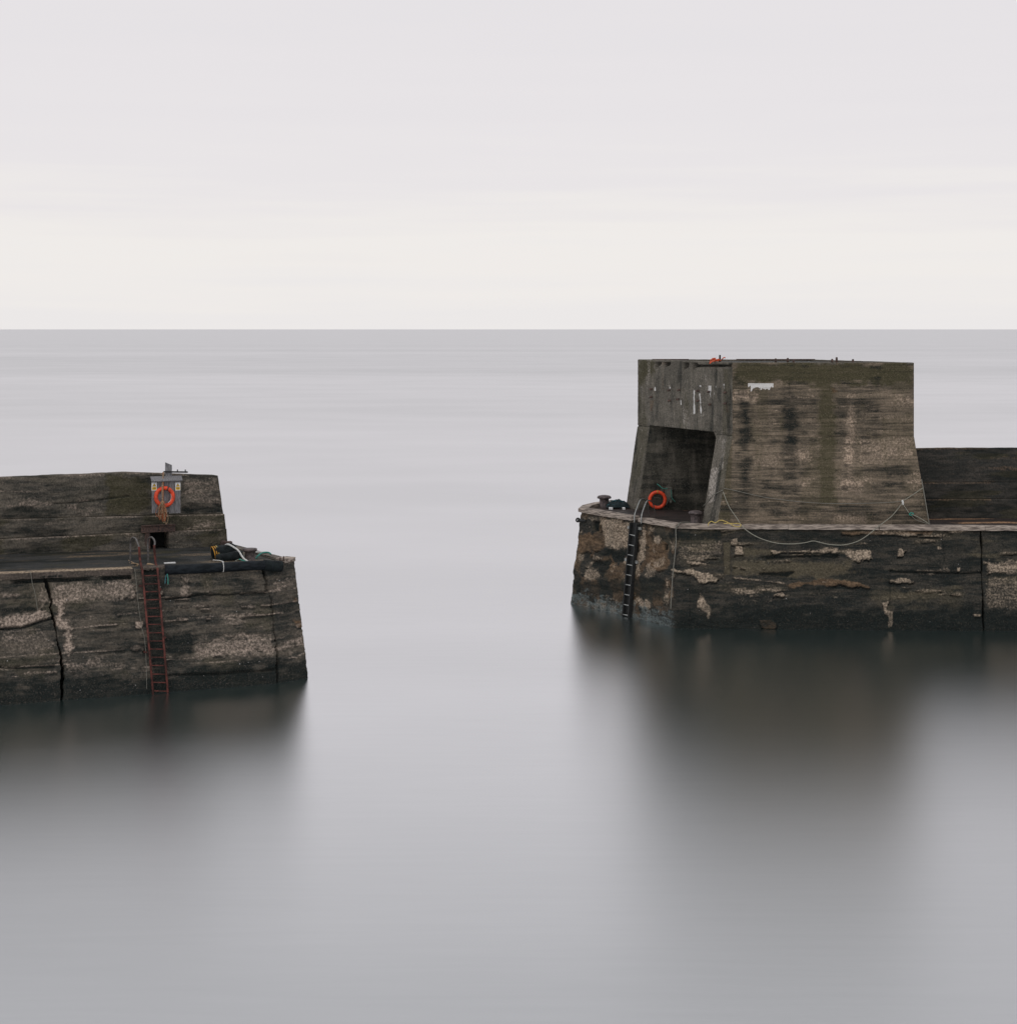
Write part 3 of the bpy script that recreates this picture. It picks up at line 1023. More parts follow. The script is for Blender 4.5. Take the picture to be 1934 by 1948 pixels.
# worn timber along the back of the pier head, and the broken end block with its bolts
k0, k1, k2 = on_level(452, 1042, 3.83), on_level(489, 1047, 3.83), on_level(556, 1067, 3.83)
bm = strip(bmesh.new(), k2 + UP * 0.0, k0, 0.05, 0.30, -0.05, 0.06, 24, 0.015, 8)
from_bm('edge_beam', bm, 'old_beam', pierL)
eb = edge_pt(546, 0.03, -0.22)
bm = bmesh.new()
ex = Vector((0.55, 0.83, 0)).normalized()
ey = Vector((ex.y, -ex.x, 0))
obox(bm, eb + UP * 0.00, (0.28, 0.22, 0.08), (ex, ey, UP), 0.03)
for v in bm.verts: v.co += Vector((random.uniform(-.02, .02), random.uniform(-.02, .02), random.uniform(-.015, .015)))
blk = from_bm('end_block', bm, 'timber', pierL)
for px, py, h in ((533, 1066, .13), (539.5, 1065, .15), (546, 1066, .05), (554, 1067, .05)):
    b = on_level(px, py, 3.93)
    from_bm('bolt', lathe(bmesh.new(), b - UP * 0.03, ((0, 0), (.025, 0), (.025, h), (.016, h + .01), (0, h + .01)), 10), 'rusty_steel', pierL, smooth=True)

# ------------------------------------------------------------------ RIGHT PIER
DZ = 3.95
pierR = thing('concrete_pier', (13.0, 70.0, 0.0),
              'right pier of dark flaking concrete edged with pale timber kerb below the tower', 'pier', 'harbour piers')
RN = Vector((-0.05, -1, 0)).normalized()
RT_ = [(6.2, 78.4, DZ), (4.8, 77.4, DZ), (3.95, 76.4, DZ), (3.38, 75.2, DZ), (3.17, 74.0, DZ), (5.28, 70.5, DZ), (6.86, 67.80, DZ), (20.33, 67.10, DZ), (34.0, 66.4, DZ)]
RB_ = [(5.9, 78.8, -.5), (4.5, 77.9, -.5), (3.5, 76.7, -.5), (2.95, 75.2, -.5), (2.66, 73.25, -.5), (4.95, 70.0, -.5), (6.70, 67.12, -.5), (20.33, 66.62, -.5), (34.0, 65.9, -.5)]
RW = Wall(RB_, RT_, (-0.3, -0.95, 0.1))


def paint_right_quay(p):
    S, Z = p.S, p.Z
    scorner = RW.k[6] * RW.len
    endf = sstep(scorner + 0.4, scorner - 0.5, S)          # 1 on the pier head, 0 on the long front
    st = fbm(S * 0.42, Z * 3.6, 221, 5, 0.6)
    bl = fbm(S * 0.9, Z * 1.5, 233, 5, 0.6)
    vs = fbm(S * 2.6, Z * 0.9, 239, 4)
    p.pale += sstep(0.555, 0.70, st * 0.7 + bl * 0.3) * 0.62 * (1 - endf) * sstep(0.9, 1.5, Z) + endf * sstep(0.50, 0.66, bl * 0.6 + vs * 0.4) * 0.7
    p.dark += sstep(0.44, 0.64, 1 - (st * 0.5 + bl * 0.5)) * 0.75 * (1 - 0.4 * endf)
    p.moss += sstep(0.5, 0.7, fbm(S * 0.5, Z * 0.9, 241, 4)) * 0.6 + sstep(0.46, 0.62, st) * 0.5 * (1 - endf) * sstep(1.0, 1.6, Z)
    p.rust += endf * sstep(0.45, 0.62, fbm(S * 1.4, Z * 1.2, 251, 4)) * 0.6
    A = p.add
    # pier head
    A('pale', ZE((380, 470), (730, 505), (725, 800), (560, 830), (430, 760), (400, 600)), 0.80, cut='dark')
    A('pale', ZE((200, 430), (400, 470), (400, 520), (200, 490)), 0.6, cut='dark')
    A('rust', ZE((170, 620), (420, 650), (420, 800), (340, 830), (140, 830)), 0.8, cut='pale')
    A('dark', ZE((340, 810), (690, 800), (690, 900), (500, 935), (340, 860)), 1.0, cut='pale', relief=-0.05)
    A('rust', ZE((280, 840), (500, 890), (570, 1000), (690, 1050), (670, 1110), (540, 1090), (470, 940), (280, 880)), 0.75, cut='dark')
    A('dark', ZE((300, 915), (470, 900), (490, 1000), (470, 1060), (390, 1050), (310, 990)), 0.95, cut='pale', relief=-0.04)
    A('pale', ZE((205, 1015), (370, 1000), (385, 1090), (330, 1130), (225, 1120)), 0.9, cut='dark')
    A('pale', ZE((800, 700), (835, 560), (880, 640), (815, 900), (805, 1010), (770, 1060), (740, 1110), (760, 900)), 1.0, cut='dark')
    A('pale', ZE((640, 860), (700, 830), (690, 1000), (640, 960)), 0.9, cut='dark')
    A('rust', ZE((820, 560), (900, 600), (880, 740), (830, 760)), 0.8)
    A('rust', ZE((880, 720), (1080, 700), (1100, 1000), (1000, 1050), (860, 1020)), 0.78, cut='dark')
    A('pale', ZE((930, 900), (1040, 890), (1050, 1000), (930, 990)), 0.6)
    A('dark', ZE((890, 600), (1090, 590), (1090, 690), (960, 720), (890, 690)), 0.8, cut='pale')
    A('pale', ZE((950, 650), (1010, 650), (1010, 715), (950, 715)), 0.95, cut='dark')
    A('pale', ZE((735, 1340), (790, 1260), (860, 1250), (920, 1310), (935, 1430), (830, 1400)), 0.95, cut='dark')
    A('dark', ZE((80, 1120), (700, 1110), (1080, 1060), (1090, 1330), (940, 1330), (700, 1270), (80, 1300)), 0.8, cut='pale')
    for q in (((310, 500), (380, 500), (370, 610), (320, 600)), ((382, 550), (405, 550), (405, 620), (385, 620)), ((1042, 740), (1080, 740), (1078, 800), (1045, 800))):
        m = A('dark', ZE(*q), 1.0, 0.03, 0.06, cut='pale')
        p.d -= 0.16 * m
    # front
    A('dark', ZE((1110, 590), (1650, 600), (1650, 715), (1110, 715)), 0.95, cut='pale')
    A('pale', ZE((1190, 725), (1650, 715), (1670, 890), (1200, 900)), 0.46, cut='dark')
    A('pale', ZE((1290, 920), (1525, 925), (1490, 965), (1330, 940)), 0.98, 0.03, 0.15, cut='dark')
    A('pale', ZE((1100, 990), (1180, 1010), (1350, 1008), (1400, 1035), (1540, 1060), (1640, 1100), (1600, 1145), (1430, 1130), (1370, 1060), (1200, 1045)), 0.98, 0.03, 0.2, cut='dark')
    A('pale', ZE((1430, 1260), (1470, 1300), (1540, 1400), (1560, 1480), (1510, 1560), (1480, 1460), (1400, 1400)), 0.85, 0.04, 0.2, cut='dark')
    g = A('moss', ZE((1670, 720), (1750, 720), (1750, 1060), (1680, 1060)), 0.9, 0.03, 0.05, cut='dark')
    p.pale *= 1 - g; p.d -= 0.07 * p.poly(ZE((1668, 610), (1752, 610), (1752, 1065), (1675, 1065)), 0.03, 0.05)
    A('pale', ZF((60, 320), (140, 310), (140, 380), (70, 380)), 0.9, 0.03, 0.1)
    A('pale', ZF((130, 400), (210, 400), (220, 510), (120, 515)), 0.95, 0.03, 0.15)
    A('moss', ZF((130, 445), (600, 445), (640, 500), (200, 525)), 0.95, cut='dark')
    A('pale', ZF((600, 470), (900, 450), (1470, 435), (1470, 495), (1000, 505), (640, 500)), 0.85, 0.04, 0.2, cut='dark')
    A('pale', ZF((1540, 435), (1680, 450), (1880, 465), (1900, 560), (1720, 610), (1550, 520)), 0.85, 0.04, 0.2, cut='dark')
    A('moss', ZF((80, 600), (1650, 600), (1660, 720), (1300, 840), (800, 810), (80, 780)), 0.95, cut='dark')
    A('rust', ZF((800, 640), (1650, 640), (1600, 780), (900, 780)), 0.22)
    A('pale', ZF((60, 800), (520, 845), (780, 875), (770, 905), (500, 870), (60, 825)), 0.85, 0.03, 0.1)
    A('rust', ZF((780, 905), (1040, 850), (1350, 830), (1750, 870), (1860, 945), (1500, 920), (1050, 912), (850, 945)), 0.75, 0.04, 0.2, cut='dark')
    A('pale', ZF((600, 1020), (720, 985), (810, 1040), (760, 1095), (620, 1060)), 0.85, 0.04, 0.2, cut='dark')
    A('pale', ZF((180, 1095), (600, 1095), (590, 1130), (250, 1145)), 0.45)
    A('rust', ZF((450, 1370), (600, 1350), (670, 1400), (655, 1495), (465, 1490)), 0.75, 0.04, 0.2, cut='dark')
    for q in (((470, 545), (900, 520), (1480, 500), (1480, 560), (900, 560), (470, 565)), ((420, 745), (880, 745), (800, 800), (440, 790))):
        m = A('dark', ZF(*q), 1.0, 0.04, 0.15, cut='pale')
        p.d -= 0.12 * m
    A('rust', ZG((190, 920), (1040, 922), (1010, 955), (200, 948)), 0.7, 0.03, 0.1, cut='dark')
    A('pale', ZG((710, 1080), (740, 1065), (760, 1090), (820, 1090), (775, 1112), (760, 1155), (710, 1155)), 0.9, 0.03, 0.1, cut='dark')
    A('moss', ZG((0, 1240), (300, 1270), (420, 1300), (300, 1330), (0, 1360)), 0.8)
    A('rust', ZG((0, 1360), (330, 1385), (440, 1440), (350, 1432), (0, 1400)), 0.8, 0.03, 0.15, cut='dark')
    A('pale', ZG((640, 1375), (750, 1345), (860, 1388), (700, 1398)), 0.8, 0.03, 0.15)
    A('pale', ZG((820, 1265), (1450, 1290), (1030, 1305)), 0.55)
    A('pale', ZG((1505, 1190), (1900, 1190), (1900, 1310), (1530, 1325)), 0.80, cut='dark')
    A('pale', ZG((1510, 1330), (1950, 1330), (1950, 1660), (1530, 1640)), 0.48, cut='dark')
    A('pale', ZG((565, 1580), (625, 1570), (615, 1640), (672, 1650), (655, 1800), (630, 1800), (620, 1700), (580, 1680)), 0.85, 0.03, 0.15, cut='dark')
    for q in (((1070, 1062), (1115, 1062), (1115, 1090), (1075, 1088)), ((1250, 1250), (1285, 1250), (1280, 1295), (1255, 1295)), ((1405, 1680), (1475, 1680), (1470, 1702), (1410, 1702))):
        A('pale', ZG(*q), 1.0, 0.03, 0.06, cut='dark')
    g = p.line(ZG((1120, 930), (1140, 1200)), 0.03); p.d -= 0.05 * g; p.dark = np.maximum(p.dark, g * .8)
    g = p.line(ZG((640, 1190), (640, 1800)), 0.015); p.d -= 0.04 * g; p.dark = np.maximum(p.dark, g * .8)
    g = p.line(ZG((650, 1290), (900, 1300), (1300, 1310), (1470, 1300)), 0.04); p.d -= 0.10 * g; p.dark = np.maximum(p.dark, g)
    # weed and barnacles at the tide line
    wet = sstep(1.15, 0.55, Z + 0.9 * p.wob) * (1 - 0.5 * endf)
    keep = np.clip(p.pale + p.rust - 0.5, 0, 1)
    p.dark = np.maximum(p.dark, wet * (1 - keep)); p.moss *= 1 - wet
    p.barn = endf * sstep(1.0, 0.25, Z + 1.1 * p.wob) * 0.62
    p.white = np.maximum(p.white, (RNG.random(S.shape) > 0.9992) * 0.75)
    p.d += 0.12 * (fbm(S * 0.5, Z * 2.4, 102, 4) - 0.5) + 0.07 * (fbm(S * 2.0, Z * 4.5, 103, 4) - 0.5) + 0.03 * p.wob2
    p.d -= endf * 0.22 * (fbm(S * 0.25, Z * 1.9, 107, 3) - 0.5) * sstep(0.0, 0.5, DZ - Z)
    p.d += 0.05 * np.clip(np.maximum(p.pale, p.rust), 0, 1) * (1 - endf)
    p.d *= 0.25 + 0.75 * sstep(RW.k[3] * RW.len, RW.k[4] * RW.len + 1.0, S)
    p.d -= 0.04 * sstep(0.16, 0.06, DZ - Z)


JT = crack_u(RW, ZG((1475, 925), (1480, 1100), (1480, 1300), (1490, 1500), (1500, 1800)), 0.05)
jg = HALF(0.045, RW)
UC = float(RW.k[6]) + 0.001
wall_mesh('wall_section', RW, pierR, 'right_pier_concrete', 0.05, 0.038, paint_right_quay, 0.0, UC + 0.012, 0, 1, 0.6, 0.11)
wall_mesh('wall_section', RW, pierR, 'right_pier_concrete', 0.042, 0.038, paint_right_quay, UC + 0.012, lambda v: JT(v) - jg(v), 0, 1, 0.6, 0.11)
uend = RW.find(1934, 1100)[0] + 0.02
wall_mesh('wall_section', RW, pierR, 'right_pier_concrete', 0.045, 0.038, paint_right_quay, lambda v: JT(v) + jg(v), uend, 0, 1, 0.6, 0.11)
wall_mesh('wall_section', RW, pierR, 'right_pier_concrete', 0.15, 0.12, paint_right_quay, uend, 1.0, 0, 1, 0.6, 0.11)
# mass of the pier
bm = bmesh.new()
cen = Vector((14, 73))
poly = []
for x, y, z in RT_:
    d = (cen - Vector((x, y))).normalized() * 0.35
    poly.append((x + d.x, y + (d.y if abs(d.y) > .05 else .3), DZ - 0.03))
poly = poly[:7] + [(34, 66.9, DZ - .03), (34, 76, DZ - .03), (12, 80, DZ - .03)]
top = [bm.verts.new(v) for v in poly]
bot = [bm.verts.new((v[0], v[1], -1)) for v in poly]
bm.faces.new(top)
for i in range(len(top)):
    j = (i + 1) % len(top)
    bm.faces.new((top[i], bot[i], bot[j], top[j]))
from_bm('core', bm, 'core_concrete', pierR)


def stain_right_deck(X, Y):
    n = fbm(X * 0.35, Y * 1.5, 57, 4)
    w = fbm(X * 0.5, X * 0 + 1.0, 61, 3) - 0.5
    tide = np.exp(-((Y - 71.15 - 0.5 * w) / 0.16) ** 2) * sstep(17.0, 17.6, X) * sstep(21.5, 19.5, X)
    tide = np.maximum(tide, np.exp(-((Y - 69.75 - 0.7 * w) / 0.30) ** 2) * sstep(18.0, 19.2, X))
    return np.maximum(tide * 1.1, sstep(0.6, 0.7, n) * 0.3), sstep(0.45, 0.62, fbm(X * 0.5, Y * 1.1, 59, 4)) * 0.6 * (1 - tide), n * 0 + 0.15, n * 0


deck_mesh('deck', [(x, y, DZ - 0.005) for x, y, z in RT_[3:]], [(4.5, 77.5, DZ - .005), (8, 79.2, DZ - .005), (20, 77, DZ - .005), (34, 76, DZ - .005)], pierR, 'wet_deck_concrete', 160, 50, stain_right_deck)

# timber kerb: planks butted end to end round the head and along the front
kp = [Vector((x, y, DZ)) for x, y, z in RT_]


def kerb(a, b, seed, z1=0.16, out=0.09, w=0.36):
    bm = strip(bmesh.new(), a, b, out, w, -0.015, z1, max(4, int((b - a).length / 0.25)), 0.012, seed)
    return from_bm('kerb_plank', bm, 'timber', pierR)


kerb(kp[1], kp[2].lerp(kp[1], .01), 20); kerb(kp[2], kp[3].lerp(kp[2], .01), 21); kerb(kp[3], kp[4].lerp(kp[3], .01), 22)
kerb(kp[4], kp[4].lerp(kp[5], 0.97), 23)
lad_gap0, lad_gap1 = kp[5] + (kp[4] - kp[5]).normalized() * 0.10, kp[5] + (kp[6] - kp[5]).normalized() * 0.42
kerb(lad_gap1, kp[6] - (kp[6] - kp[5]).normalized() * 0.01, 24)
jx = lambda px: kp[6].lerp(kp[7], (((px - CX) / FPX * 67.3) - kp[6].x) / (kp[7].x - kp[6].x))
kerb(kp[6], jx(1500), 25); kerb(jx(1500.6), jx(1671.5), 26)
kerb(jx(1672.5), jx(1870), 27, 0.165, 0.11); kerb(jx(1871), kp[8], 28)

# dark parapet behind the tower, in courses
RP = lambda off, z: [(14.6, 71.5 + off, z), (19.0, 71.5 + off, z + 0.02), (34, 71.2 + off, z + .05)]
RP3 = Wall(RP(0, 3.85), RP(0.03, 4.72), (0, -1, 0.1))
RP2 = Wall(RP(0.12, 4.72), RP(0.14, 5.42), (0, -1, 0.1))
RP1 = Wall(RP(0.24, 5.42), [(14.6, 71.8, 6.86), (17.6, 71.8, 6.86), (20.0, 71.8, 6.91), (34, 71.5, 6.92)][:1] + [(19.0, 71.8, 6.90), (34, 71.5, 6.93)], (0, -1, 0.1))


def paint_rparapet(p):
    S, Z = p.S, p.Z
    p.dark += sstep(0.42, 0.62, fbm(S * 0.5, Z * 1.6, 71, 5)) * 0.6
    p.moss += sstep(0.45, 0.6, fbm(S * 0.4, Z * 2.6, 73, 4)) * 0.6
    p.pale += sstep(0.66, 0.80, fbm(S * 0.5, Z * 4.0, 72, 5)) * 0.5
    top = np.interp(S / p.w.len, p.w.k, p.w.t[:, 2])
    p.pale = np.maximum(p.pale, 0.75 * sstep(0.06, 0.0, np.abs(Z - top + .02)) * sstep(0.30, 0.5, fbm(S * 0.6, S * 0, 9, 3)))
    p.d += 0.05 * (fbm(S * 0.6, Z * 2.2, 14, 4) - 0.5) + 0.03 * p.wob2


for W_, sk in ((RP3, 1.0), (RP2, 0.9), (RP1, 0.8)):
    wall_mesh('parapet_course', W_, pierR, 'dark_parapet_concrete', 0.06, 0.045, paint_rparapet, 0, 1, 0, 1, sk, 0.0, 0.02)

# ------------------------------------------------------------------ TOWER
tower = thing('concrete_tower', (12.0, 71.5, DZ),
              'tall flat-topped concrete tower with flared base and open shelter, stained brown and green', 'tower')
TZ, BZ, LZ = 10.63, 7.63, 7.73
NL, NR, FL, FR_ = Vector((9.13, 68.40, 0)), Vector((16.53, 68.40, 0)), Vector((5.82, 75.50, 0)), Vector((13.56, 75.50, 0))
bNL, bNR, bFL, bFR = Vector((8.41, 67.92, 0)), Vector((17.05, 67.92, 0)), Vector((5.29, 75.75, 0)), Vector((14.3, 75.8, 0))
V3 = lambda p, z: (p.x, p.y, z)
TS = (FL - NL).normalized()          # along the side, away from the camera
TSN = Vector((TS.y * -1, TS.x, 0))   # outward of the side
if TSN.x > 0: TSN = -TSN


def paint_front(p):
    S, Z = p.S, p.Z
    st = fbm(S * 0.35, Z * 4.5, 321, 5, 0.6)
    bl = fbm(S * 1.0, Z * 1.0, 333, 5)
    vs = fbm(S * 2.4, Z * 0.22, 335, 4)
    low = sstep(9.3, 6.8, Z)
    p.pale += sstep(0.50, 0.70, st * 0.5 + bl * 0.3 + vs * 0.2) * (0.30 + 0.26 * low)
    p.dark += sstep(0.55, 0.72, 1 - (st * 0.65 + vs * 0.35)) * 0.75
    p.moss += sstep(0.45, 0.65, vs * 0.6 + bl * 0.4) * 0.55
    A = p.add
    row = np.floor(Z / 0.27)
    bn = 0.55 * _hash(row, row * 0, 351) + 0.45 * fbm(S * 0.45, row * 7.3, 352, 3)
    p.dark = np.maximum(p.dark, 0.75 * sstep(0.60, 0.85, bn + 0.35 * (st - 0.5)))
    p.pale = np.maximum(p.pale, 0.55 * sstep(0.42, 0.22, bn + 0.3 * (0.5 - st)) * (0.35 + 0.65 * low))
    A('moss', ZU((235, 120), (1740, 120), (1740, 300), (1100, 330), (900, 330), (600, 300), (240, 340)), 0.95, 0.2, 0.6, cut='pale')
    A('moss', ZU((935, 120), (1085, 120), (1095, 1300), (940, 1300)), 0.85, 0.22, 0.35, cut='pale')
    A('moss', ZU((150, 760), (235, 760), (225, 1450), (110, 1450)), 0.7, 0.1, 0.2)
    p.dark *= 1 - 0.8 * p.poly(ZU((935, 120), (1085, 120), (1095, 1350), (940, 1350)), 0.1, 0.25)
    for q, k in ((((285, 440), (390, 440), (390, 1420), (275, 1420)), 0.55), (((635, 350), (770, 350), (780, 1230), (635, 1230)), 0.48), (((440, 700), (480, 700), (480, 1300), (440, 1300)), 0.2)):
        p.dark = np.maximum(p.dark, k * p.poly(ZU(*q), 0.22, 0.30) * (0.5 + sstep(0.35, 0.6, st)))
    p.pale = np.maximum(p.pale, 0.55 * p.poly(ZU((1180, 390), (1245, 390), (1240, 1250), (1165, 1250)), 0.15, 0.25))
    for q, k in ((((285, 430), (375, 440), (400, 700), (370, 830), (300, 830)), .95), (((290, 895), (390, 895), (372, 1140), (300, 1140)), .9),
                 (((275, 1180), (400, 1180), (400, 1260), (280, 1260)), .85), (((640, 490), (755, 490), (770, 560), (760, 700), (752, 820), (650, 820)), .95),
                 (((640, 345), (770, 345), (770, 400), (650, 400)), .8), (((600, 275), (720, 275), (710, 300), (610, 300)), .7),
                 (((1090, 490), (1740, 495), (1740, 560), (1300, 600), (1100, 560)), .55), (((1100, 650), (1740, 640), (1740, 700), (1100, 690)), .6),
                 (((1075, 705), (1225, 700), (1225, 732), (1085, 732)), .85), (((1100, 1028), (1250, 1028), (1700, 1035), (1720, 1065), (1250, 1065), (1110, 1055)), .75),
                 (((1470, 1118), (1660, 1122), (1650, 1145), (1490, 1140)), .95), (((620, 1015), (850, 1015), (840, 1055), (640, 1055)), .8),
                 (((630, 1175), (760, 1175), (750, 1215), (640, 1215)), .8), (((450, 1325), (880, 1340), (870, 1405), (500, 1400)), .8),
                 (((1080, 1345), (1745, 1345), (1760, 1445), (1350, 1440), (1090, 1380)), .7), (((240, 245), (330, 250), (325, 340), (240, 335)), .8),
                 (((590, 1280), (860, 1290), (850, 1315), (600, 1315)), .7), (((490, 1020), (560, 1020), (560, 1065), (490, 1065)), .8),
                 (((210, 510), (400, 500), (400, 570), (220, 575)), .85), (((1090, 350), (1740, 340), (1740, 385), (1100, 385)), .4),
                 (((270, 1290), (400, 1290), (390, 1390), (280, 1390)), .7), (((1200, 1150), (1300, 1150), (1290, 1240), (1180, 1240)), .6),
                 (((620, 560), (920, 530), (910, 560), (640, 590)), .5), (((250, 780), (920, 788), (920, 803), (250, 800)), .8)):
        A('dark', ZU(*q), k, 0.30, 0.55, cut='pale')
    for q, k in ((((1185, 400), (1235, 400), (1245, 800), (1180, 800)), .72), (((1150, 830), (1245, 830), (1235, 1000), (1140, 1000)), .75),
                 (((205, 375), (430, 380), (430, 470), (330, 460), (220, 440)), .72), (((1540, 398), (1745, 398), (1745, 475), (1540, 470)), .62),
                 (((655, 835), (890, 840), (870, 940), (660, 940)), .52), (((1100, 1070), (1390, 1075), (1280, 1230), (1130, 1200)), .62),
                 (((680, 405), (900, 400), (880, 470), (690, 470)), .5), (((1250, 750), (1730, 730), (1740, 960), (1260, 1000)), .42),
                 (((400, 900), (640, 890), (640, 1000), (400, 1000)), .40), (((1080, 1390), (1340, 1395), (1340, 1440), (1090, 1440)), .6),
                 (((780, 1080), (890, 1085), (860, 1180), (780, 1160)), .5), (((1280, 510), (1740, 560), (1740, 630), (1290, 600)), .38)):
        A('pale', ZU(*q), min(1.0, k * 1.25), 0.25, 0.45)
    A('rust', ZU((1055, 330), (1090, 330), (1090, 380), (1055, 380)), 0.6)
    # a splash of white droppings running down in fingers
    q = [p.w.sz(*a) for a in ZU((362, 300), (575, 302))]
    s0, s1, zt = q[0][0], q[1][0], (q[0][1] + q[1][1]) / 2
    u = (S - s0) / (s1 - s0)
    drip = 0.10 + 0.22 * (1 - 0.55 * np.clip(u, 0, 1)) * sstep(0.25, 0.8, vnoise(S * 17, S * 0 + 4, 901)) + 0.05 * vnoise(S * 25, S * 0, 902)
    p.white = np.maximum(p.white, ((u > 0) & (u < 1) & (Z < zt + 0.01) & (Z > zt - drip)).astype(float))
    jt = np.exp(-(((Z / 0.27) - np.round(Z / 0.27)) * 0.27 / 0.012) ** 2) * sstep(0.42, 0.58, fbm(S * 0.6, np.round(Z / 0.27) * 3.7, 353, 3))
    p.d -= 0.014 * jt; p.dark = np.maximum(p.dark, 0.6 * jt)
    # shutter-board lifts
    for y, x0, x1 in ((390, 1090, 1745), (484, 1090, 1745), (520, 210, 930), (632, 210, 1745), (683, 1090, 1745), (795, 200, 930), (893, 180, 900),
                      (1018, 180, 920), (1080, 150, 900), (1205, 120, 900), (1270, 110, 930), (1345, 100, 1760), (345, 240, 1740), (740, 900, 1745)):
        g = p.line(ZU((x0, y), (x1, y + random.uniform(-6, 6))), 0.012, 0.05, 0.012)
        p.d -= 0.022 * g; p.dark = np.maximum(p.dark, 0.6 * g)
        g2 = p.line(ZU((x0, y + 7), (x1, y + 7)), 0.012, 0.05, 0.012) * sstep(0.45, 0.6, fbm(S * 1.1, Z * 0 + y, 340, 3))
        p.pale = np.maximum(p.pale, 0.62 * g2)
    p.d += 0.012 * (fbm(S * 0.4, Z * 5.0, 341, 3) - 0.5) + 0.015 * p.wob2 + 0.03 * (fbm(S * 0.5, Z * 0.6, 342, 3) - 0.5)


# front face: upright above, flaring below
TF_U = Wall([V3(NL, BZ), V3(NR, BZ)], [V3(NL, TZ), V3(NR, TZ)], (0, -1, 0.1))
TF_L = Wall([V3(bNL, DZ - .05), V3(bNR, DZ - .05)], [V3(NL, BZ), V3(NR, BZ)], (0, -1, 0.1))
wall_mesh('upper_wall', TF_U, tower, 'tower_concrete', 0.036, 0.034, paint_front, 0, 1, 0, 1, 0.9)
wall_mesh('lower_wall', TF_L, tower, 'tower_concrete', 0.036, 0.034, paint_front, 0, 1, 0, 1, 0.9)


def paint_side(p):
    S, Z = p.S, p.Z
    vs = fbm(S * 2.2, Z * 0.25, 421, 5)
    bl = fbm(S * 1.2, Z * 1.2, 433, 5)
    p.pale += sstep(0.52, 0.72, vs * 0.6 + bl * 0.4) * 0.55
    p.dark += sstep(0.53, 0.72, 1 - (vs * 0.8 + bl * 0.2)) * 0.75
    p.moss += sstep(0.5, 0.66, fbm(S * 1.5, Z * 0.3, 441, 4)) * 0.6
    A = p.add
    A('moss', ZT((205, 150), (420, 150), (420, 300), (205, 500)), 0.9, 0.15, 0.4)
    for q in (((418, 185), (492, 185), (492, 200), (430, 265), (418, 265)), ((520, 180), (610, 175), (600, 215), (525, 255)),
              ((762, 190), (832, 190), (832, 235), (765, 275)), ((872, 195), (935, 195), (930, 235), (875, 285))):
        m = p.poly(ZT(*q), 0.02, 0.04)
        p.d -= 0.30 * m; p.dark = np.maximum(p.dark, 0.7 * m)
    m = p.poly(ZT((925, 218), (1365, 212), (1365, 240), (925, 242)), 0.02, 0.03)
    p.d -= 0.22 * m; p.dark = np.maximum(p.dark, 0.8 * m)
    for q in (((885, 520), (902, 520), (908, 820), (882, 820)), ((948, 560), (975, 560), (985, 850), (972, 850), (960, 640)),
              ((1062, 468), (1110, 465), (1112, 540), (1095, 620), (1075, 560), (1062, 560)), ((1250, 450), (1262, 450), (1262, 535), (1252, 535)),
              ((590, 480), (610, 480), (612, 520), (592, 520)), ((726, 640), (738, 640), (738, 700), (726, 700)), ((955, 455), (985, 465), (980, 490), (955, 480)),
              ((410, 490), (424, 490), (424, 530), (410, 530)), ((1132, 520), (1146, 520), (1140, 590), (1130, 590)), ((1156, 465), (1166, 465), (1166, 495), (1156, 495))):
        m = p.poly(ZT(*q), 0.05, 0.12)
        p.white = np.maximum(p.white, 0.8 * m)
    for q in (((945, 690), (975, 690), (975, 800), (945, 800)), ((350, 640), (405, 640), (400, 790), (350, 790)), ((1275, 690), (1310, 690), (1310, 800), (1280, 800)),
              ((500, 180), (520, 180), (520, 520), (505, 520)), ((750, 490), (765, 490), (765, 560), (750, 560))):
        A('rust', ZT(*q), 0.5, 0.08, 0.15)
    for q in (((610, 430), (650, 430), (650, 920), (620, 920)), ((420, 350), (470, 350), (460, 900), (420, 900)), ((1160, 480), (1230, 480), (1240, 900), (1180, 900))):
        A('dark', ZT(*q), 0.55, 0.12, 0.2)
    A('pale', ZT((1090, 1480), (1200, 1480), (1160, 1900), (1060, 1900)), 0.85, 0.08, 0.25)
    A('pale', ZT((1230, 1120), (1290, 1120), (1250, 1500), (1190, 1500)), 0.66, 0.08, 0.15)
    A('moss', ZT((1240, 260), (1350, 260), (1330, 900), (1290, 1080), (1240, 1080)), 0.6, 0.1, 0.2)
    seam = np.exp(-((Z - BZ - 0.02) / 0.03) ** 2)
    p.d -= 0.06 * seam; p.dark = np.maximum(p.dark, 0.7 * seam)  # groove at the flare break, with its shadow line painted in dark
    p.d += 0.03 * (fbm(S * 2.6, Z * 0.4, 443, 3) - 0.5) + 0.02 * p.wob2


# side above the shelter
TS_U = Wall([V3(FL, BZ), V3(NL, BZ)], [V3(FL, TZ), V3(NL, TZ)], tuple(TSN))
vl = (LZ - BZ) / (TZ - BZ)
wall_mesh('side_wall', TS_U, tower, 'tower_side_concrete', 0.045, 0.036, paint_side, 0, 1, vl, 1, 0.9)
# the two legs of the shelter opening
TS_L = Wall([V3(bFL, DZ - .05), V3(bNL, DZ - .05)], [V3(FL, LZ), V3(NL, LZ)], tuple(TSN))
uo0, uo1 = TS_L.find(1232, 830)[0], TS_L.find(1359, 850)[0]
wall_mesh('shelter_leg', TS_L, tower, 'tower_side_concrete', 0.045, 0.036, paint_side, 0, uo0, 0, 1, 0.4)
wall_mesh('shelter_leg', TS_L, tower, 'tower_side_concrete', 0.045, 0.036, paint_side, uo1, 1, 0, 1, 0.9)
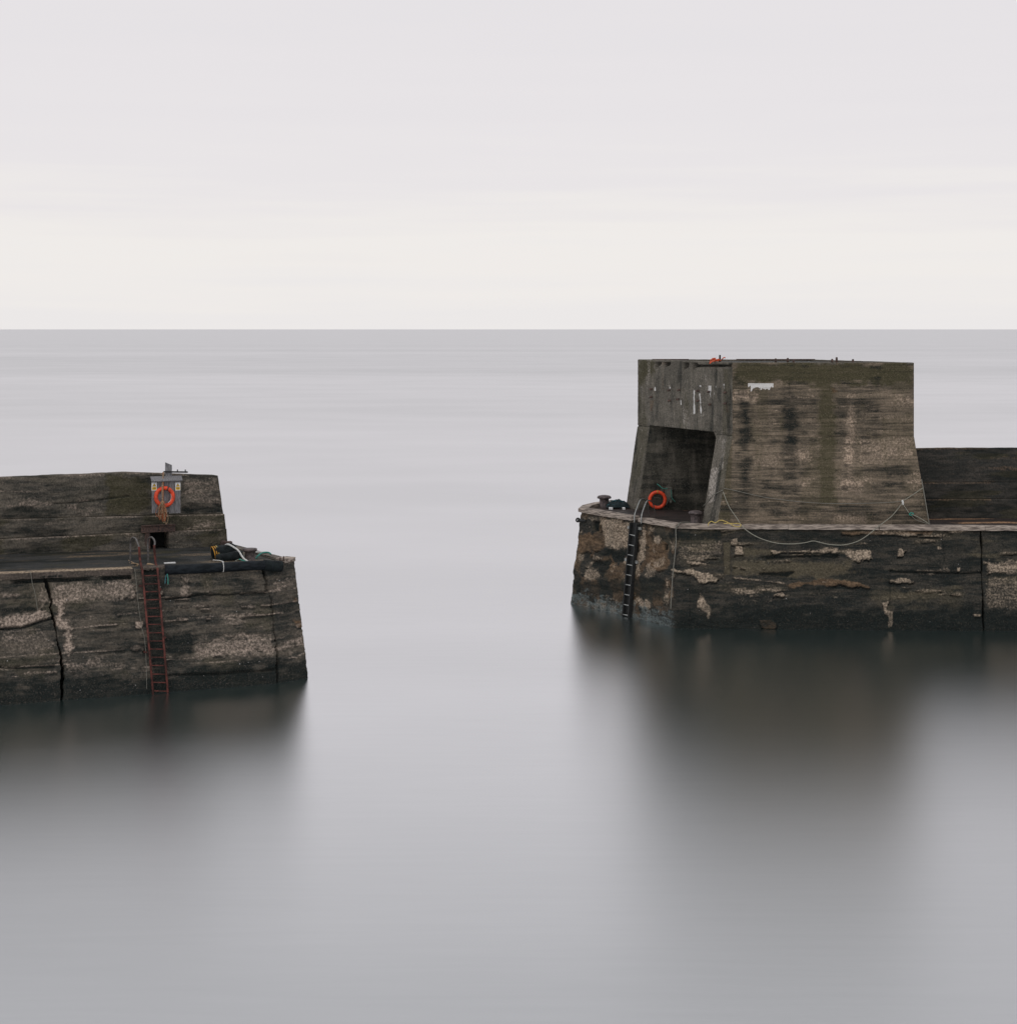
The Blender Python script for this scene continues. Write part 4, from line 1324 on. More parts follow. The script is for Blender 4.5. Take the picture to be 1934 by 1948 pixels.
# corner splay under the beam beside the near leg
qa = Vector(TS_L.pos(uo1, 1.0)); qd = Vector(TS_L.pos(uo1, 0.93)); tl = (qa - Vector(TS_L.pos(uo1 - 0.05, 1.0))).normalized()
bm = prism(bmesh.new(), [qa - TSN * .02, qd - TSN * .02, qa - tl * 0.28 - TSN * .02], -TSN * 0.8)
from_bm('corner_splay', bm, 'tower_side_concrete', tower)


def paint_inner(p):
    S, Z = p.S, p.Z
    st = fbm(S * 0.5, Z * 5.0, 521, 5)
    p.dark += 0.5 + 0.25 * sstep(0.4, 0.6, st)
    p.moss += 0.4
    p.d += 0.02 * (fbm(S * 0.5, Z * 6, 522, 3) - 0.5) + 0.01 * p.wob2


# shelter: back wall facing the harbour, inner end, soffit, floor slab
sb0 = Vector(TS_L.pos(uo0, 0.0)); sb1 = Vector(TS_L.pos(uo0, 1.0))
INY = sb1.y
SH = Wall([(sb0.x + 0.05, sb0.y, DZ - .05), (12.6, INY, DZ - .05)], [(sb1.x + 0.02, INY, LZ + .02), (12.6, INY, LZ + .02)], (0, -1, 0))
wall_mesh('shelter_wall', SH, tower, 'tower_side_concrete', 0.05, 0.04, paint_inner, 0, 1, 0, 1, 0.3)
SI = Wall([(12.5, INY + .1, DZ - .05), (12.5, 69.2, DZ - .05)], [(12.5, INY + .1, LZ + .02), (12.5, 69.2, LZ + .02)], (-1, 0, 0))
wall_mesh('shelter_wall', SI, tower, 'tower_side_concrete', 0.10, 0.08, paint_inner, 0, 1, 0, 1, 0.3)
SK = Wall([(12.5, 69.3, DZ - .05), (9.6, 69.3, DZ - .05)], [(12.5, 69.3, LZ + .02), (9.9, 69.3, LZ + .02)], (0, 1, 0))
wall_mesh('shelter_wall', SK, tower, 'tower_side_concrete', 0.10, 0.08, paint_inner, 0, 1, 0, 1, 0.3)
bm = bmesh.new()
ins = lambda p, k: p - TSN * k
so = [V3(ins(NL, .12) + TS * .3, LZ + .004), V3(ins(FL, .12) - TS * .3, LZ + .004), (12.8, 75.1, LZ + .004), (12.8, 68.75, LZ + .004)]
prism(bm, so, (0, 0, 0.5))
from_bm('soffit', bm, 'tower_side_concrete', tower)
# hidden sides, built plainly in the same concrete
TB_U = Wall([V3(NR, BZ), V3(FR_, BZ)], [V3(NR, TZ), V3(FR_, TZ)], (0.9, 0.4, 0))
TB_L = Wall([V3(bNR, DZ - .05), V3(bFR, DZ - .05)], [V3(NR, BZ), V3(FR_, BZ)], (0.9, 0.4, 0))
TK_U = Wall([V3(FR_, BZ), V3(FL, BZ)], [V3(FR_, TZ), V3(FL, TZ)], (0, 1, 0))
TK_L = Wall([V3(bFR, DZ - .05), V3(bFL, DZ - .05)], [V3(FR_, BZ), V3(FL, BZ)], (0, 1, 0))


def paint_plain(p):
    S, Z = p.S, p.Z
    p.pale += sstep(0.5, 0.7, fbm(S * 0.6, Z * 2.5, 621, 5)) * 0.5
    p.dark += sstep(0.5, 0.7, fbm(S * 2.0, Z * 0.6, 622, 5)) * 0.7
    p.moss += sstep(0.4, 0.6, fbm(S * 1.0, Z * 0.4, 623, 4)) * 0.6
    p.d += 0.02 * p.wob2


for W_ in (TB_U, TB_L, TK_U, TK_L):
    wall_mesh('side_wall' if W_ in (TB_U, TB_L) else 'rear_wall', W_, tower, 'tower_concrete', 0.12, 0.10, paint_plain, 0.012, 0.988, 0, 1, 0.03)
# roof slab with a low upstand round the edge
bm = bmesh.new()
ctr = (NL + NR + FL + FR_) / 4
shr = lambda p, k: p + (ctr - p).normalized() * k
prism(bm, [V3(shr(p, .5), TZ - .30) for p in (NL, NR, FR_, FL)], (0, 0, .24))
from_bm('roof_slab', bm, 'deck_concrete', tower)
for a, b, sd_ in ((FL, NL, 41), (NL, NR, 42), (NR, FR_, 43), (FR_, FL, 44)):
    A_, B_ = Vector(V3(a, TZ - .002)), Vector(V3(b, TZ - .002))
    d = (B_ - A_).normalized()
    from_bm('rim', strip(bmesh.new(), A_ + d * .02, B_ - d * .30, -0.01, 0.28, -0.06, 0.012, 40, 0.012, sd_), 'tower_side_concrete', tower)
# old bolts left in the side wall, two rows, each with its rust
for px, py in ((1240, 740), (1274, 742), (1293, 741.5), (1329, 743), (1350, 745), (1381, 746), (1240, 755), (1275, 762), (1291, 759), (1329, 762), (1351.5, 769), (1381, 767)):
    u, v = TS_U.find(px, py)
    P = Vector(TS_U.pos(u, v))
    bm = tube(bmesh.new(), [P - TSN * 0.06, P + TSN * 0.05, P + TSN * 0.13 - UP * .02], 0.045, 8, 1)
    from_bm('bolt', bm, 'rusty_steel', tower, smooth=True)
# stumps of a cut-down railing on the roof
for px, h in ((1475, .12), (1498, .14), (1582.5, .10), (1591, .17), (1622, .09), (1509, .06)):
    X = (px - CX) / FPX * 69.0
    b = Vector((X, 69.0, TZ - .05))
    from_bm('rail_stump', lathe(bmesh.new(), b, ((0, 0), (.05, 0), (.045, .08 + h), (.025, .1 + h), (0, .1 + h)), 9), 'rusty_steel', tower, smooth=True)
for x0, x1 in ((1400, 1550), (1240, 1310)):
    a, b = at(x0, 680, 74.9), at(x1, 680, 74.9)
    a.z = b.z = TZ + 0.01
    from_bm('roof_pipe', tube(bmesh.new(), [a, b], 0.03, 8, 1), 'rusty_steel', tower, smooth=True)

# ------------------------------------------------------------------ LIFEBUOYS


def ring(bm, c, n, R0, r, squash=1.0, seg=48):
    n = Vector(n).normalized()
    s = UP.cross(n).normalized()
    pts = [Vector(c) + (s * math.cos(a) * squash + UP * math.sin(a)) * R0 for a in (2 * math.pi * k / seg for k in range(seg))]
    return tube(bm, pts, r, 14, 1, True)


def band(bm, c, n, R0, r, ang, squash=1.0, width=0.10):
    n = Vector(n).normalized()
    s = UP.cross(n).normalized()
    pts = []
    for k in range(5):
        a = ang + (k / 4 - 0.5) * width / R0
        pts.append(Vector(c) + (s * math.cos(a) * squash + UP * math.sin(a)) * R0)
    return tube(bm, pts, r * 1.05, 14, 1, False)


# left: a board on a post against the parapet
bY = 61.35
BN = PN
BT = PT
bc = at(316, 944, bY)
board = thing('lifebuoy_board', (bc.x, bc.y, 5.1), 'weathered grey plank board with small roof and two yellow warning signs', 'notice board')
bw, bz0, bz1 = 1.06, at(316, 977, bY).z, at(316, 914, bY).z
n_pl = 5
for k in range(n_pl):
    w = bw / n_pl
    cc = bc + BT * (-bw / 2 + w * (k + 0.5)) + BN * random.uniform(-.006, .006)
    z0 = bz0 + (0.0 if k in (3, 4) else random.uniform(0.02, 0.06))
    bm = obox(bmesh.new(), (cc.x, cc.y, (z0 + bz1) / 2), (w / 2 - 0.006, 0.014, (bz1 - z0) / 2), (BT, BN, UP), 0.003)
    from_bm('plank', bm, 'grey_board', board)
# sloping cap board
capc = bc + BN * 0.07
ax2 = (BN * math.cos(R(38)) - UP * math.sin(R(38))).normalized()
ax3 = BT.cross(ax2).normalized()
bm = obox(bmesh.new(), (capc.x, capc.y, bz1 + 0.075), (bw / 2 + 0.04, 0.13, 0.012), (BT, ax2, ax3), 0.004)
for v in bm.verts:
    if (v.co - capc).dot(BN) > 0.03: v.co.z += random.uniform(-.012, .012)
from_bm('cap_board', bm, 'grey_board', board)
pc = at(320.5, 900, bY + 0.12)
pz1 = at(320, 880, bY).z
bm = bmesh.new()
obox(bm, (pc.x, pc.y, (5.4 + pz1) / 2), (0.115, 0.06, (pz1 - 5.4) / 2), (BT, BN, UP), 0.012)
for v in bm.verts:
    if v.co.z > pz1 - 0.05 and (v.co - pc).dot(BT) > 0.02: v.co.z -= 0.09
from_bm('post', bm, 'grey_board', board)
bar_a, bar_b = at(311, 897.5, bY - .02), at(357, 898, bY + 0.1)
bm = obox(bmesh.new(), (bar_a + bar_b) / 2, ((bar_b - bar_a).length / 2, 0.025, 0.028), ((bar_b - bar_a).normalized(), BN, UP), 0.004)
bar = from_bm('iron_bar', bm, 'black_steel', board)
for px in (337.5, 352.5):
    p0 = at(px, 897, bY + .06)
    from_bm('bolt', tube(bmesh.new(), [p0 - UP * .03, p0 + UP * .075], .022, 8, 1), 'black_steel', bar, smooth=True)


def on_board(px, py):
    """point of the board's face seen in column px, row py"""
    k = (px - CX) / FPX
    s = (k * bc.y - bc.x) / (BT.x - k * BT.y)
    P = bc + BT * s
    return Vector((P.x, P.y, EYE - (py - HY) / FPX * P.y))


def warning_sign(px0, px1):
    c = on_board((px0 + px1) / 2, 925.3) + BN * 0.028
    hw, hh = 0.096, 0.145
    bm = obox(bmesh.new(), c, (hw, 0.004, hh), (BT, BN, UP), 0.002)
    s = from_bm('warning_sign', bm, 'white_paint', board)
    f = c + BN * 0.0045
    tri = lambda cx_, w, h, up: [f + BT * (-w) + UP * (cx_), f + BT * w + UP * cx_, f + UP * (cx_ + h)]
    bm = prism(bmesh.new(), tri(0.003, 0.072, 0.122, 0), BN * 0.0015); from_bm('triangle_border', bm, 'sign_black', s)
    f = f + BN * 0.0025
    bm = prism(bmesh.new(), tri(0.013, 0.052, 0.090, 0), BN * 0.0015); from_bm('triangle', bm, 'sign_yellow', s)
    f = f + BN * 0.0025
    bm = bmesh.new()   # little falling figure over a water line
    tube(bm, [f + UP * .062 + BT * .004, f + UP * .062 + BT * .0041 + BN * .001], .008, 8, 1)
    tube(bm, [f + UP * .052, f + UP * .036 - BT * .006, f + UP * .024 - BT * .016], .005, 6, 1)
    tube(bm, [f + UP * .018 - BT * .03, f + UP * .020, f + UP * .018 + BT * .03], .0035, 6, 1)
    from_bm('symbol', bm, 'sign_black', s)
    g = c + BN * 0.0055 - UP * 0.068
    bm = obox(bmesh.new(), g, (0.078, 0.0012, 0.052), (BT, BN, UP)); from_bm('text_panel', bm, 'sign_yellow', s)
    bm = bmesh.new()
    for k, w in ((0.028, .05), (0.0, .058), (-0.028, .04)):
        obox(bm, g + BN * .0025 + UP * k, (w, 0.001, 0.006), (BT, BN, UP))
    from_bm('text_line', bm, 'sign_black', s)


warning_sign(288, 298)
warning_sign(333, 343)

lb = at(312.8, 945.2, bY - 0.12)
buoyL = thing('lifebuoy', lb, 'scuffed orange lifebuoy hanging on the grey plank board, twine through it', 'lifebuoy', 'orange lifebuoys')
nL = (BN * 0.85 + Vector((0, -1, 0)) * 0.3).normalized()
from_bm('ring', ring(bmesh.new(), lb, nL, 0.322, 0.072, 0.955), 'buoy_orange', buoyL, smooth=True)
bm = band(bmesh.new(), lb, nL, 0.322, 0.072, R(68), 0.955, 0.05); from_bm('band', bm, 'rusty_steel', buoyL, smooth=True)
bm = bmesh.new()
s_ = UP.cross(nL).normalized()
tube(bm, [lb + s_ * (0.25 * math.cos(a)) + UP * 0.25 * math.sin(a) + nL * .03 for a in (R(-60), R(-30), R(0), R(25))], 0.012, 6, 5)
from_bm('grab_line', bm, 'white_rope', buoyL, smooth=True)

# hank of twine hung from the bar
tw = thing('twine_hank', at(310, 955, bY - .2), 'tangled hank of orange and tan twine dangling through the left lifebuoy', 'rope')
h0 = at(310, 898, bY - 0.06)
h1 = at(309, 918, bY - 0.16)
h2 = at(309, 955, bY - 0.26)
from_bm('cord', tube(bmesh.new(), [h0 + BT * .02, h1, at(308.6, 935, bY - .26), h2], 0.020, 6, 6), 'tan_twine', tw, smooth=True)
from_bm('cord', tube(bmesh.new(), [h0, h1 + BT * .03, at(310.5, 935, bY - .25), h2 + BT * .02], 0.016, 6, 6), 'orange_twine', tw, smooth=True)
rn = random.Random(5)
for matn, cnt in (('tan_twine', 13), ('orange_twine', 13)):
    bm = bmesh.new()
    for k in range(cnt):
        a = h2 + Vector((rn.uniform(-.06, .07), rn.uniform(-.03, .03), rn.uniform(-.02, .05)))
        L = rn.uniform(0.45, 0.80)
        o = rn.uniform(-.20, .16)
        tube(bm, [a, a + Vector((o * .6 + rn.uniform(-.03, .03), -.03, -L * .35)), a + Vector((o + rn.uniform(-.05, .05), 0, -L * .7)),
                  a + Vector((o * .8, .02, -L)), a + Vector((o * .3 + rn.uniform(-.05, .05), .05, -L * .85)), a + Vector((rn.uniform(-.05, .05), .05, -L * .3))],
             0.011, 5, 4)
    from_bm('twine', bm, matn, tw, smooth=True)
from_bm('knot', ring(bmesh.new(), h2 - UP * .04, (0, -1, 0), .05, .022), 'tan_twine', tw, smooth=True)

# right: lifebuoy on the wall inside the shelter
rb = at(1250.3, 950.8, INY - 0.12)
buoyR = thing('lifebuoy', rb, 'bright orange lifebuoy on the dark wall inside the tower shelter', 'lifebuoy', 'orange lifebuoys')
from_bm('ring', ring(bmesh.new(), rb, (0, -1, 0), 0.345, 0.078, 0.98), 'buoy_orange', buoyR, smooth=True)
from_bm('band', band(bmesh.new(), rb, (0, -1, 0), 0.345, 0.078, R(90), 0.98, 0.05), 'buoy_band', buoyR, smooth=True)
from_bm('band', band(bmesh.new(), rb, (0, -1, 0), 0.345, 0.078, R(182), 0.98, 0.025), 'sign_black', buoyR, smooth=True)
hk = rb + Vector((0, 0.05, .02))
bm = tube(bmesh.new(), [hk + Vector((-.16, .03, .06)), hk + Vector((0, 0, 0.08)), hk + Vector((.14, .03, .04))], 0.012, 6, 5)
from_bm('grab_line', bm, 'grey_rope', buoyR, smooth=True)

hr = at(1271, 928, INY - .1)
coil = thing('rope_coil', hr, 'grey and green rope coil hung on the shelter wall right of the lifebuoy', 'rope')
bm = bmesh.new()
for k in range(6):
    o = (k - 2.5) * .045
    L = rn.uniform(.45, .85)
    tube(bm, [hr + Vector((o, 0, .05)), hr + Vector((o - .03, -.02, -.25)), hr + Vector((o + .01, -.02, -L)), hr + Vector((o + .05, 0, -L * .5)), hr + Vector((o + .03, 0, .03))], 0.014, 5, 4)
from_bm('coil', bm, 'grey_rope', coil, smooth=True)
bm = bmesh.new()
tube(bm, [hr + Vector((-.02, 0, -.02)), hr + Vector((-.24, -.02, -.03)), hr + Vector((-.40, 0, .10)), hr + Vector((-.50, .05, .17))], 0.018, 6, 5)
tube(bm, [hr + Vector((.1, 0, 0)), hr + Vector((.14, -.02, -.3)), hr + Vector((.16, -.02, -.45)), hr + Vector((.30, -.02, -.62))], 0.014, 6, 5)
from_bm('rope_tail', bm, 'green_rope', coil, smooth=True)
bm = obox(bmesh.new(), hr + Vector((.0, .06, .06)), (.10, .05, .03), None, .008)
from_bm('peg', bm, 'old_beam', coil)

# ------------------------------------------------------------------ LADDERS
# red ladder down the left quay
lad = thing('ladder', edge_pt(284), 'rusty red steel ladder down the left quay wall with hooped handrails', 'ladder', 'quay ladders')


def qwall(px, py, out):
    u, v = LW.find(px, py)
    return Vector(LW.pos(u, v)) + LN * out


L_top, L_bot = qwall(269.5, 1084, 0.14), qwall(291.5, 1336, 0.14)
R_top, R_bot = qwall(298.5, 1082, 0.14), qwall(319.5, 1336, 0.14)
for a, b, pre in ((L_top, L_bot, [at(264.5, 1040, 57.0), at(266.5, 1066, 57.0)]), (R_top, R_bot, [at(293, 1037, 57.2), at(296, 1070, 57.2)])):
    from_bm('stringer', tube(bmesh.new(), [a, b], 0.036, 8, 1), 'red_steel', lad, smooth=True)
    from_bm('grab_post', tube(bmesh.new(), pre + [a], 0.040, 8, 3), 'red_steel', lad, smooth=True)
rung_y = [1050 + y / 5.812 for y in (255, 348, 435, 525, 620, 712, 800, 893, 983, 1073, 1163, 1252, 1347, 1437, 1530)]
rb_bm = None
for yy in rung_y:
    t = (yy - 1083) / (1336 - 1083)
    a, b = L_top.lerp(L_bot, t), R_top.lerp(R_bot, t + 0.004)
    bm = tube(bmesh.new(), [a, b], 0.021, 7, 1)
    from_bm('rung', bm, 'red_steel', lad, smooth=True)
for pts in (((264.8, 1042, 57.0), (262, 1034, 57.1), (258.5, 1025.5, 57.3), (253, 1022.8, 57.5), (249, 1027, 57.7), (248, 1036, 57.8), (248, 1060, 57.8), (248, 1079, 57.8)),
            ((293.5, 1039, 57.2), (294.5, 1032, 57.3), (292.5, 1026, 57.4), (288, 1022, 57.6), (283, 1024.5, 57.8), (281, 1031, 57.9), (281.3, 1050, 57.9), (282, 1074, 57.9))):
    from_bm('handrail', tube(bmesh.new(), [at(*p) for p in pts], 0.030, 8, 5), 'grey_steel', lad, smooth=True)
for px, py in ((266.5, 1114), (303, 1120), (276, 1240), (311.5, 1212)):
    q = qwall(px, py, 0.06)
    bm = obox(bmesh.new(), q, (0.05, 0.09, 0.025), (LT, LN, UP), 0.006)
    from_bm('wall_bracket', bm, 'red_steel', lad)

# dark ladder in a slot on the right pier head
lad2 = thing('ladder', (5.4, 70.3, DZ), 'dark steel ladder with pale rungs down the right pier head', 'ladder', 'quay ladders')


def hwall(px, py, out):
    u, v = RW.find(px, py)
    P = Vector(RW.pos(u, v))
    e = Vector(RW.pos(u + .004, v)) - Vector(RW.pos(u - .004, v))
    n = Vector((e.y, -e.x, 0)).normalized()
    return P + n * out, n


(a0_, nH), (a1_, _) = hwall(1204.5, 994, 0.13), hwall(1189, 1180, 0.13)
(b0_, _), (b1_, _) = hwall(1217, 997, 0.13), hwall(1200, 1182, 0.13)
hT = (b0_ - a0_).normalized()
for a, b in ((a0_, a1_), (b0_, b1_)):
    d = (b - a).normalized()
    bm = obox(bmesh.new(), (a + b) / 2, (0.03, 0.06, (b - a).length / 2), (hT, nH, d), 0.006)
    from_bm('stringer', bm, 'black_steel', lad2)
bm = bmesh.new()
back = (a0_ + a1_ + b0_ + b1_) / 4 - nH * 0.09
d = (a1_ - a0_).normalized()
obox(bm, back, ((b0_ - a0_).length / 2, 0.02, (a1_ - a0_).length / 2), (hT, nH, d))
from_bm('backing_plate', bm, 'black_steel', lad2)
for y in (637, 743, 847, 950, 1055, 1158, 1262, 1367, 1470):
    yy = 900 + y / 5.48
    t = (yy - 994) / (1180 - 994)
    a, b = a0_.lerp(a1_, t), b0_.lerp(b1_, t)
    from_bm('rung', tube(bmesh.new(), [a + nH * .03, b + nH * .03], 0.024, 7, 1), 'galvanised_steel', lad2, smooth=True)
for base, pts in ((a0_, ((1206.5, 994, 70.2), (1207, 979, 70.2), (1213, 962, 70.5), (1217, 952.5, 70.7), (1220.5, 949.6, 71.0), (1224, 949.3, 71.3))),
                  (b0_, ((1219.5, 996, 69.9), (1220, 981, 69.9), (1225, 965, 70.2), (1229, 955.5, 70.4), (1233, 952, 70.7), (1237, 953, 71.1)))):
    pp = [at(*p) for p in pts]
    from_bm('handrail', tube(bmesh.new(), pp, 0.026, 8, 5), 'galvanised_steel', lad2, smooth=True)
for pts in (((1224, 949.3, 71.3), (1229, 955, 71.6), (1232, 967, 71.8), (1235, 983.5, 71.9)), ((1237, 953, 71.1), (1241, 957, 71.3), (1244, 966, 71.4), (1248, 985, 71.5))):
    pp = [at(*p) for p in pts]
    pp[-1].z = DZ
    from_bm('handrail', tube(bmesh.new(), pp, 0.020, 8, 5), 'grey_steel', lad2, smooth=True)
for px, py in ((1200, 1003.5), (1217.5, 1005), (1194.5, 1065), (1211, 1069)):
    (q, n_) = hwall(px, py, 0.05)
    from_bm('wall_bracket', obox(bmesh.new(), q, (0.13, 0.05, 0.06), (hT, nH, UP), 0.01), 'galvanised_steel', lad2)

# ------------------------------------------------------------------ BOLLARDS


def bollard(p, r, h, cap, label, flat=False):
    o = thing('bollard', p, label, 'bollard', 'iron mooring bollards')
    prof = ((0, 0), (r * 1.12, 0), (r * 1.10, .04), (r * 1.0, .08), (r * 0.97, h * .5), (r * 1.0, h * .74), (r * 1.02, h * .76))
    from_bm('stem', lathe(bmesh.new(), p - UP * .02, prof + ((0, h * .76),), 28), 'iron', o, smooth=True)
    if flat:
        cp = ((0, h * .74), (r * 1.0, h * .745), (cap * .97, h * .82), (cap, h * .86), (cap, h * .97), (cap * .96, h), (0, h * 1.0))
    else:
        cp = ((0, h * .70), (r * 1.0, h * .71), (cap * .93, h * .74), (cap, h * .80), (cap * .97, h * .87), (cap * .80, h * .95), (cap * .4, h * 1.0), (0, h * 1.01))
    from_bm('cap', lathe(bmesh.new(), p - UP * .02, cp, 32), 'iron', o, smooth=True)
    return o


p1 = on_level(1149, 965, DZ)
bollard(p1, 0.215, 0.57, 0.325, 'mushroom-capped iron bollard at the tip of the right pier head')
p2 = on_level(1323, 997, DZ)
bollard(p2, 0.215, 0.585, 0.305, 'iron bollard by the tower corner, in front of the shelter opening')
p3 = on_level(475.5, 1066, 3.84)
bollard(p3, 0.185, 0.44, 0.25, 'squat iron bollard with flat plate top on the left pier head', True)
for px, py, w, h in ((425, 1043, .10, .28), (434, 1043, .14, .26)):
    q = on_level(px, py, 3.84)
    bm = obox(bmesh.new(), q + UP * h / 2, (w, .12, h / 2), (LT, LN, UP), 0.03)
    o = from_bm('stump', bm, 'rusty_steel', None, tuple(q))
    tag(o, 'short dark rusty stump at the parapet end, ' + ('touching the wall' if px < 430 else 'nearer the sea'), 'stump', 'rusty stumps')

# ------------------------------------------------------------------ FENDER AND BUNDLE ON THE LEFT HEAD
fa, fb = edge_pt(313, -0.06, 0.07), edge_pt(500, -0.03, 0.07)
fc = at(534, 1077.5, fb.y + 0.35)
fend = thing('tube_fender', fa, 'long black rubber tube fender lying along the left quay edge', 'fender')
bm = tube(bmesh.new(), [fa, fa.lerp(fb, .3) - UP * .01, fa.lerp(fb, .65), fb, fc], 0.165, 22, 8)
from_bm('tube', bm, 'black_rubber', fend, smooth=True)
bm = tube(bmesh.new(), [fb.lerp(fc, .02), fb.lerp(fc, .55), fc + (fc - fb).normalized() * .02], 0.192, 22, 4)
from_bm('end_sleeve', bm, 'rubber_mat', fend, smooth=True)
fd = (fb - fa).normalized()
m_ = fa.lerp(fb, 0.575)
bm = tube(bmesh.new(), [m_ + fd * .02 + Vector((fd.y, -fd.x, 0)) * (0.178 * math.cos(a)) + UP * 0.178 * math.sin(a) for a in (R(120), R(95), R(60), R(30), R(0), R(-35), R(-60))], 0.013, 6, 4)
from_bm('lashing', bm, 'white_rope', fend, smooth=True)

bd0 = on_level(428, 1068, 3.85)
bund = thing('fender_bundle', bd0, 'heap of rolled black rubber matting bound with amber cord', 'fender')
bax = Vector((1.0, 0.25, 0.0)).normalized()


def roll(name, a, b, w, h, seed):
    """flattened roll of thick matting from a to b"""
    bm = bmesh.new()
    d = (b - a).normalized()
    s = Vector((d.y, -d.x, 0)).normalized()
    u = s.cross(d)
    if u.z < 0: u = -u
    rn_ = random.Random(seed)
    rings = []
    n, m = 14, 22
    for i in range(n + 1):
        t = i / n
        c = a.lerp(b, t)
        k = 0.72 + 0.28 * math.sin(math.pi * min(1, max(0, t * 3 if t < .33 else (1 - t) * 3 if t > .67 else .5))) if t < .12 or t > .88 else 1.0
        k *= 1 + rn_.uniform(-.03, .03)
        ring_ = []
        for q in range(m):
            an = 2 * math.pi * q / m
            ca, sa = math.cos(an), math.sin(an)
            ca, sa = math.copysign(abs(ca) ** .7, ca), math.copysign(abs(sa) ** .7, sa)
            kk = k * (1 + 0.16 * (float(vnoise(np.array(i * .5 + seed), np.array(q * .55), 44)) - .5))
            ring_.append(bm.verts.new(c + s * ca * w * kk + u * sa * h * kk))
        rings.append(ring_)
    for p, q in zip(rings, rings[1:]):
        for k in range(m):
            bm.faces.new((p[k], p[(k + 1) % m], q[(k + 1) % m], q[k]))
    bm.faces.new(rings[0][::-1]); bm.faces.new(rings[-1])
    return from_bm(name, bm, 'rubber_mat', bund, smooth=True)


r1a, r1b = at(404, 1055, 59.3), at(448, 1046, 59.6)
roll('roll', r1a, r1b, .36, .27, 2)
r2a, r2b = at(410, 1063, 58.9), at(462, 1055, 59.1)
roll('roll', r2a, r2b, .28, .155, 3)
dd = (r1b - r1a).normalized(); ss = Vector((dd.y, -dd.x, 0)); uu = ss.cross(dd); uu = -uu if uu.z < 0 else uu
for k in range(3):
    c = r1a + dd * (0.03 + k * 0.075)
    pts = [c + ss * (.352 * math.cos(a)) + uu * (.272 * math.sin(a)) for a in (2 * math.pi * j / 18 for j in range(18))]
    from_bm('cord_band', tube(bmesh.new(), pts, 0.018, 6, 2, True), 'amber_rope' if k < 2 else 'yellow_rope', bund, smooth=True)
rope('white_rope', [at(429, 1037, 59.4), at(434, 1035.5, 59.2), at(443, 1040, 59.0), at(453, 1047, 58.8), at(459, 1056, 58.7), at(464, 1063, 58.6), at(471, 1067.5, 58.5)], 0.032, 'white_rope',
     'thick white rope draped over the black rubber heap')
rope('white_line', [at(405, 1065.5, 58.6), at(412, 1066, 58.55), at(420, 1067, 58.5), at(426, 1070, 58.35), at(427.5, 1076, 58.0), at(427.5, 1084, 57.4)], 0.016, 'white_rope',
     'thin white line from the black heap over the tube fender')
rope('green_rope', [on_level(486, 1063, 3.86), at(492, 1056, 59.6), at(500, 1051.5, 60.0), at(510, 1051, 60.2), at(515, 1054, 60.1)], 0.03, 'green_rope',
     'frayed green rope arching beside the left bollard')
rope('white_rope', [at(487, 1050.5, 60.6), at(495, 1050.2, 60.7), at(506, 1050.6, 60.6)], 0.028, 'white_rope', 'short white rope end behind the left bollard')
rope('green_line', [at(455, 1064, 58.5), at(461, 1066, 58.4), at(468, 1068, 58.3)], 0.02, 'green_rope', 'bit of green line under the thick white rope')
rope('pink_line', [at(447, 1067.5, 58.5), at(453, 1065, 58.5), at(459, 1063.5, 58.55)], 0.016, 'pale_rope', 'pale cord end poking from below the black heap')
# plastic pipe end lying on the deck by the ladder
a, b = on_level(312, 1074.0, 3.88), on_level(333.5, 1072.6, 3.88)
o = from_bm('white_strip', obox(bmesh.new(), (a + b) / 2 + UP * .04, ((b - a).length / 2, .05, .022), ((b - a).normalized(), LN, UP), .006), 'white_paint', None, tuple(a))
tag(o, 'white strip of plastic lying on the deck beside the ladder', 'strip')
rope('quay_string', [edge_pt(48, .05, -.1), edge_pt(57, .05, .08), qwall(61, 1110, .12), qwall(66, 1128, .10), qwall(71, 1160, .08)], 0.008, 'grey_rope',
     'thin grey string hanging over the coping at far left')
rope('ladder_string', [edge_pt(255, .02, .1), qwall(257, 1094, .12), qwall(261, 1140, .12), qwall(268, 1190, .12), qwall(274, 1215, .12), qwall(277, 1260, .12), qwall(278, 1310, .12)], 0.007, 'grey_rope',
     'thin string hanging beside the red ladder')
rope('ladder_lashing', [at(245, 1066, 57.9), at(256, 1072, 57.6), at(263, 1073.5, 57.1), at(257, 1080, 57.3), at(248, 1073, 57.8), at(262, 1073, 57.1), at(252, 1079, 57.5), at(246, 1070, 57.9)], 0.016, 'tan_twine',
     'tan cord lashed round the left foot of the red ladder handrail')
rope('blue_line', [qwall(317, 1090, .10), qwall(314, 1098, .10), qwall(313, 1110, .10)], 0.018, 'teal_rope', 'short blue green line hanging below the fender end')
rope('blue_line', [qwall(317.5, 1091, .10), qwall(318.5, 1100, .10), qwall(318.6, 1111, .10)], 0.015, 'green_rope', 'green tail of line beside the short blue one under the fender')
o = from_bm('rope_hank', tube(bmesh.new(), [on_level(281, 1076, 3.9) + UP * .04, on_level(288, 1077, 3.9) + UP * .05, on_level(296, 1078.5, 3.9) + UP * .04], lambda t: .05 * (1 - .4 * t), 8, 4), 'tan_twine', None, tuple(on_level(281, 1076, 3.9)), True)
tag(o, 'flattened tan rope hank lying between the red handrails', 'rope')

# ------------------------------------------------------------------ RIGHT PIER ROPES AND GEAR
FY = 68.30


def tside(px, py, out=0.05):
    """point just off the tower front"""
    W_ = TF_L if py > 830 else TF_U
    u, v = W_.find(px, py)
    return Vector(W_.pos(u, v)) - Vector((0, out, 0))


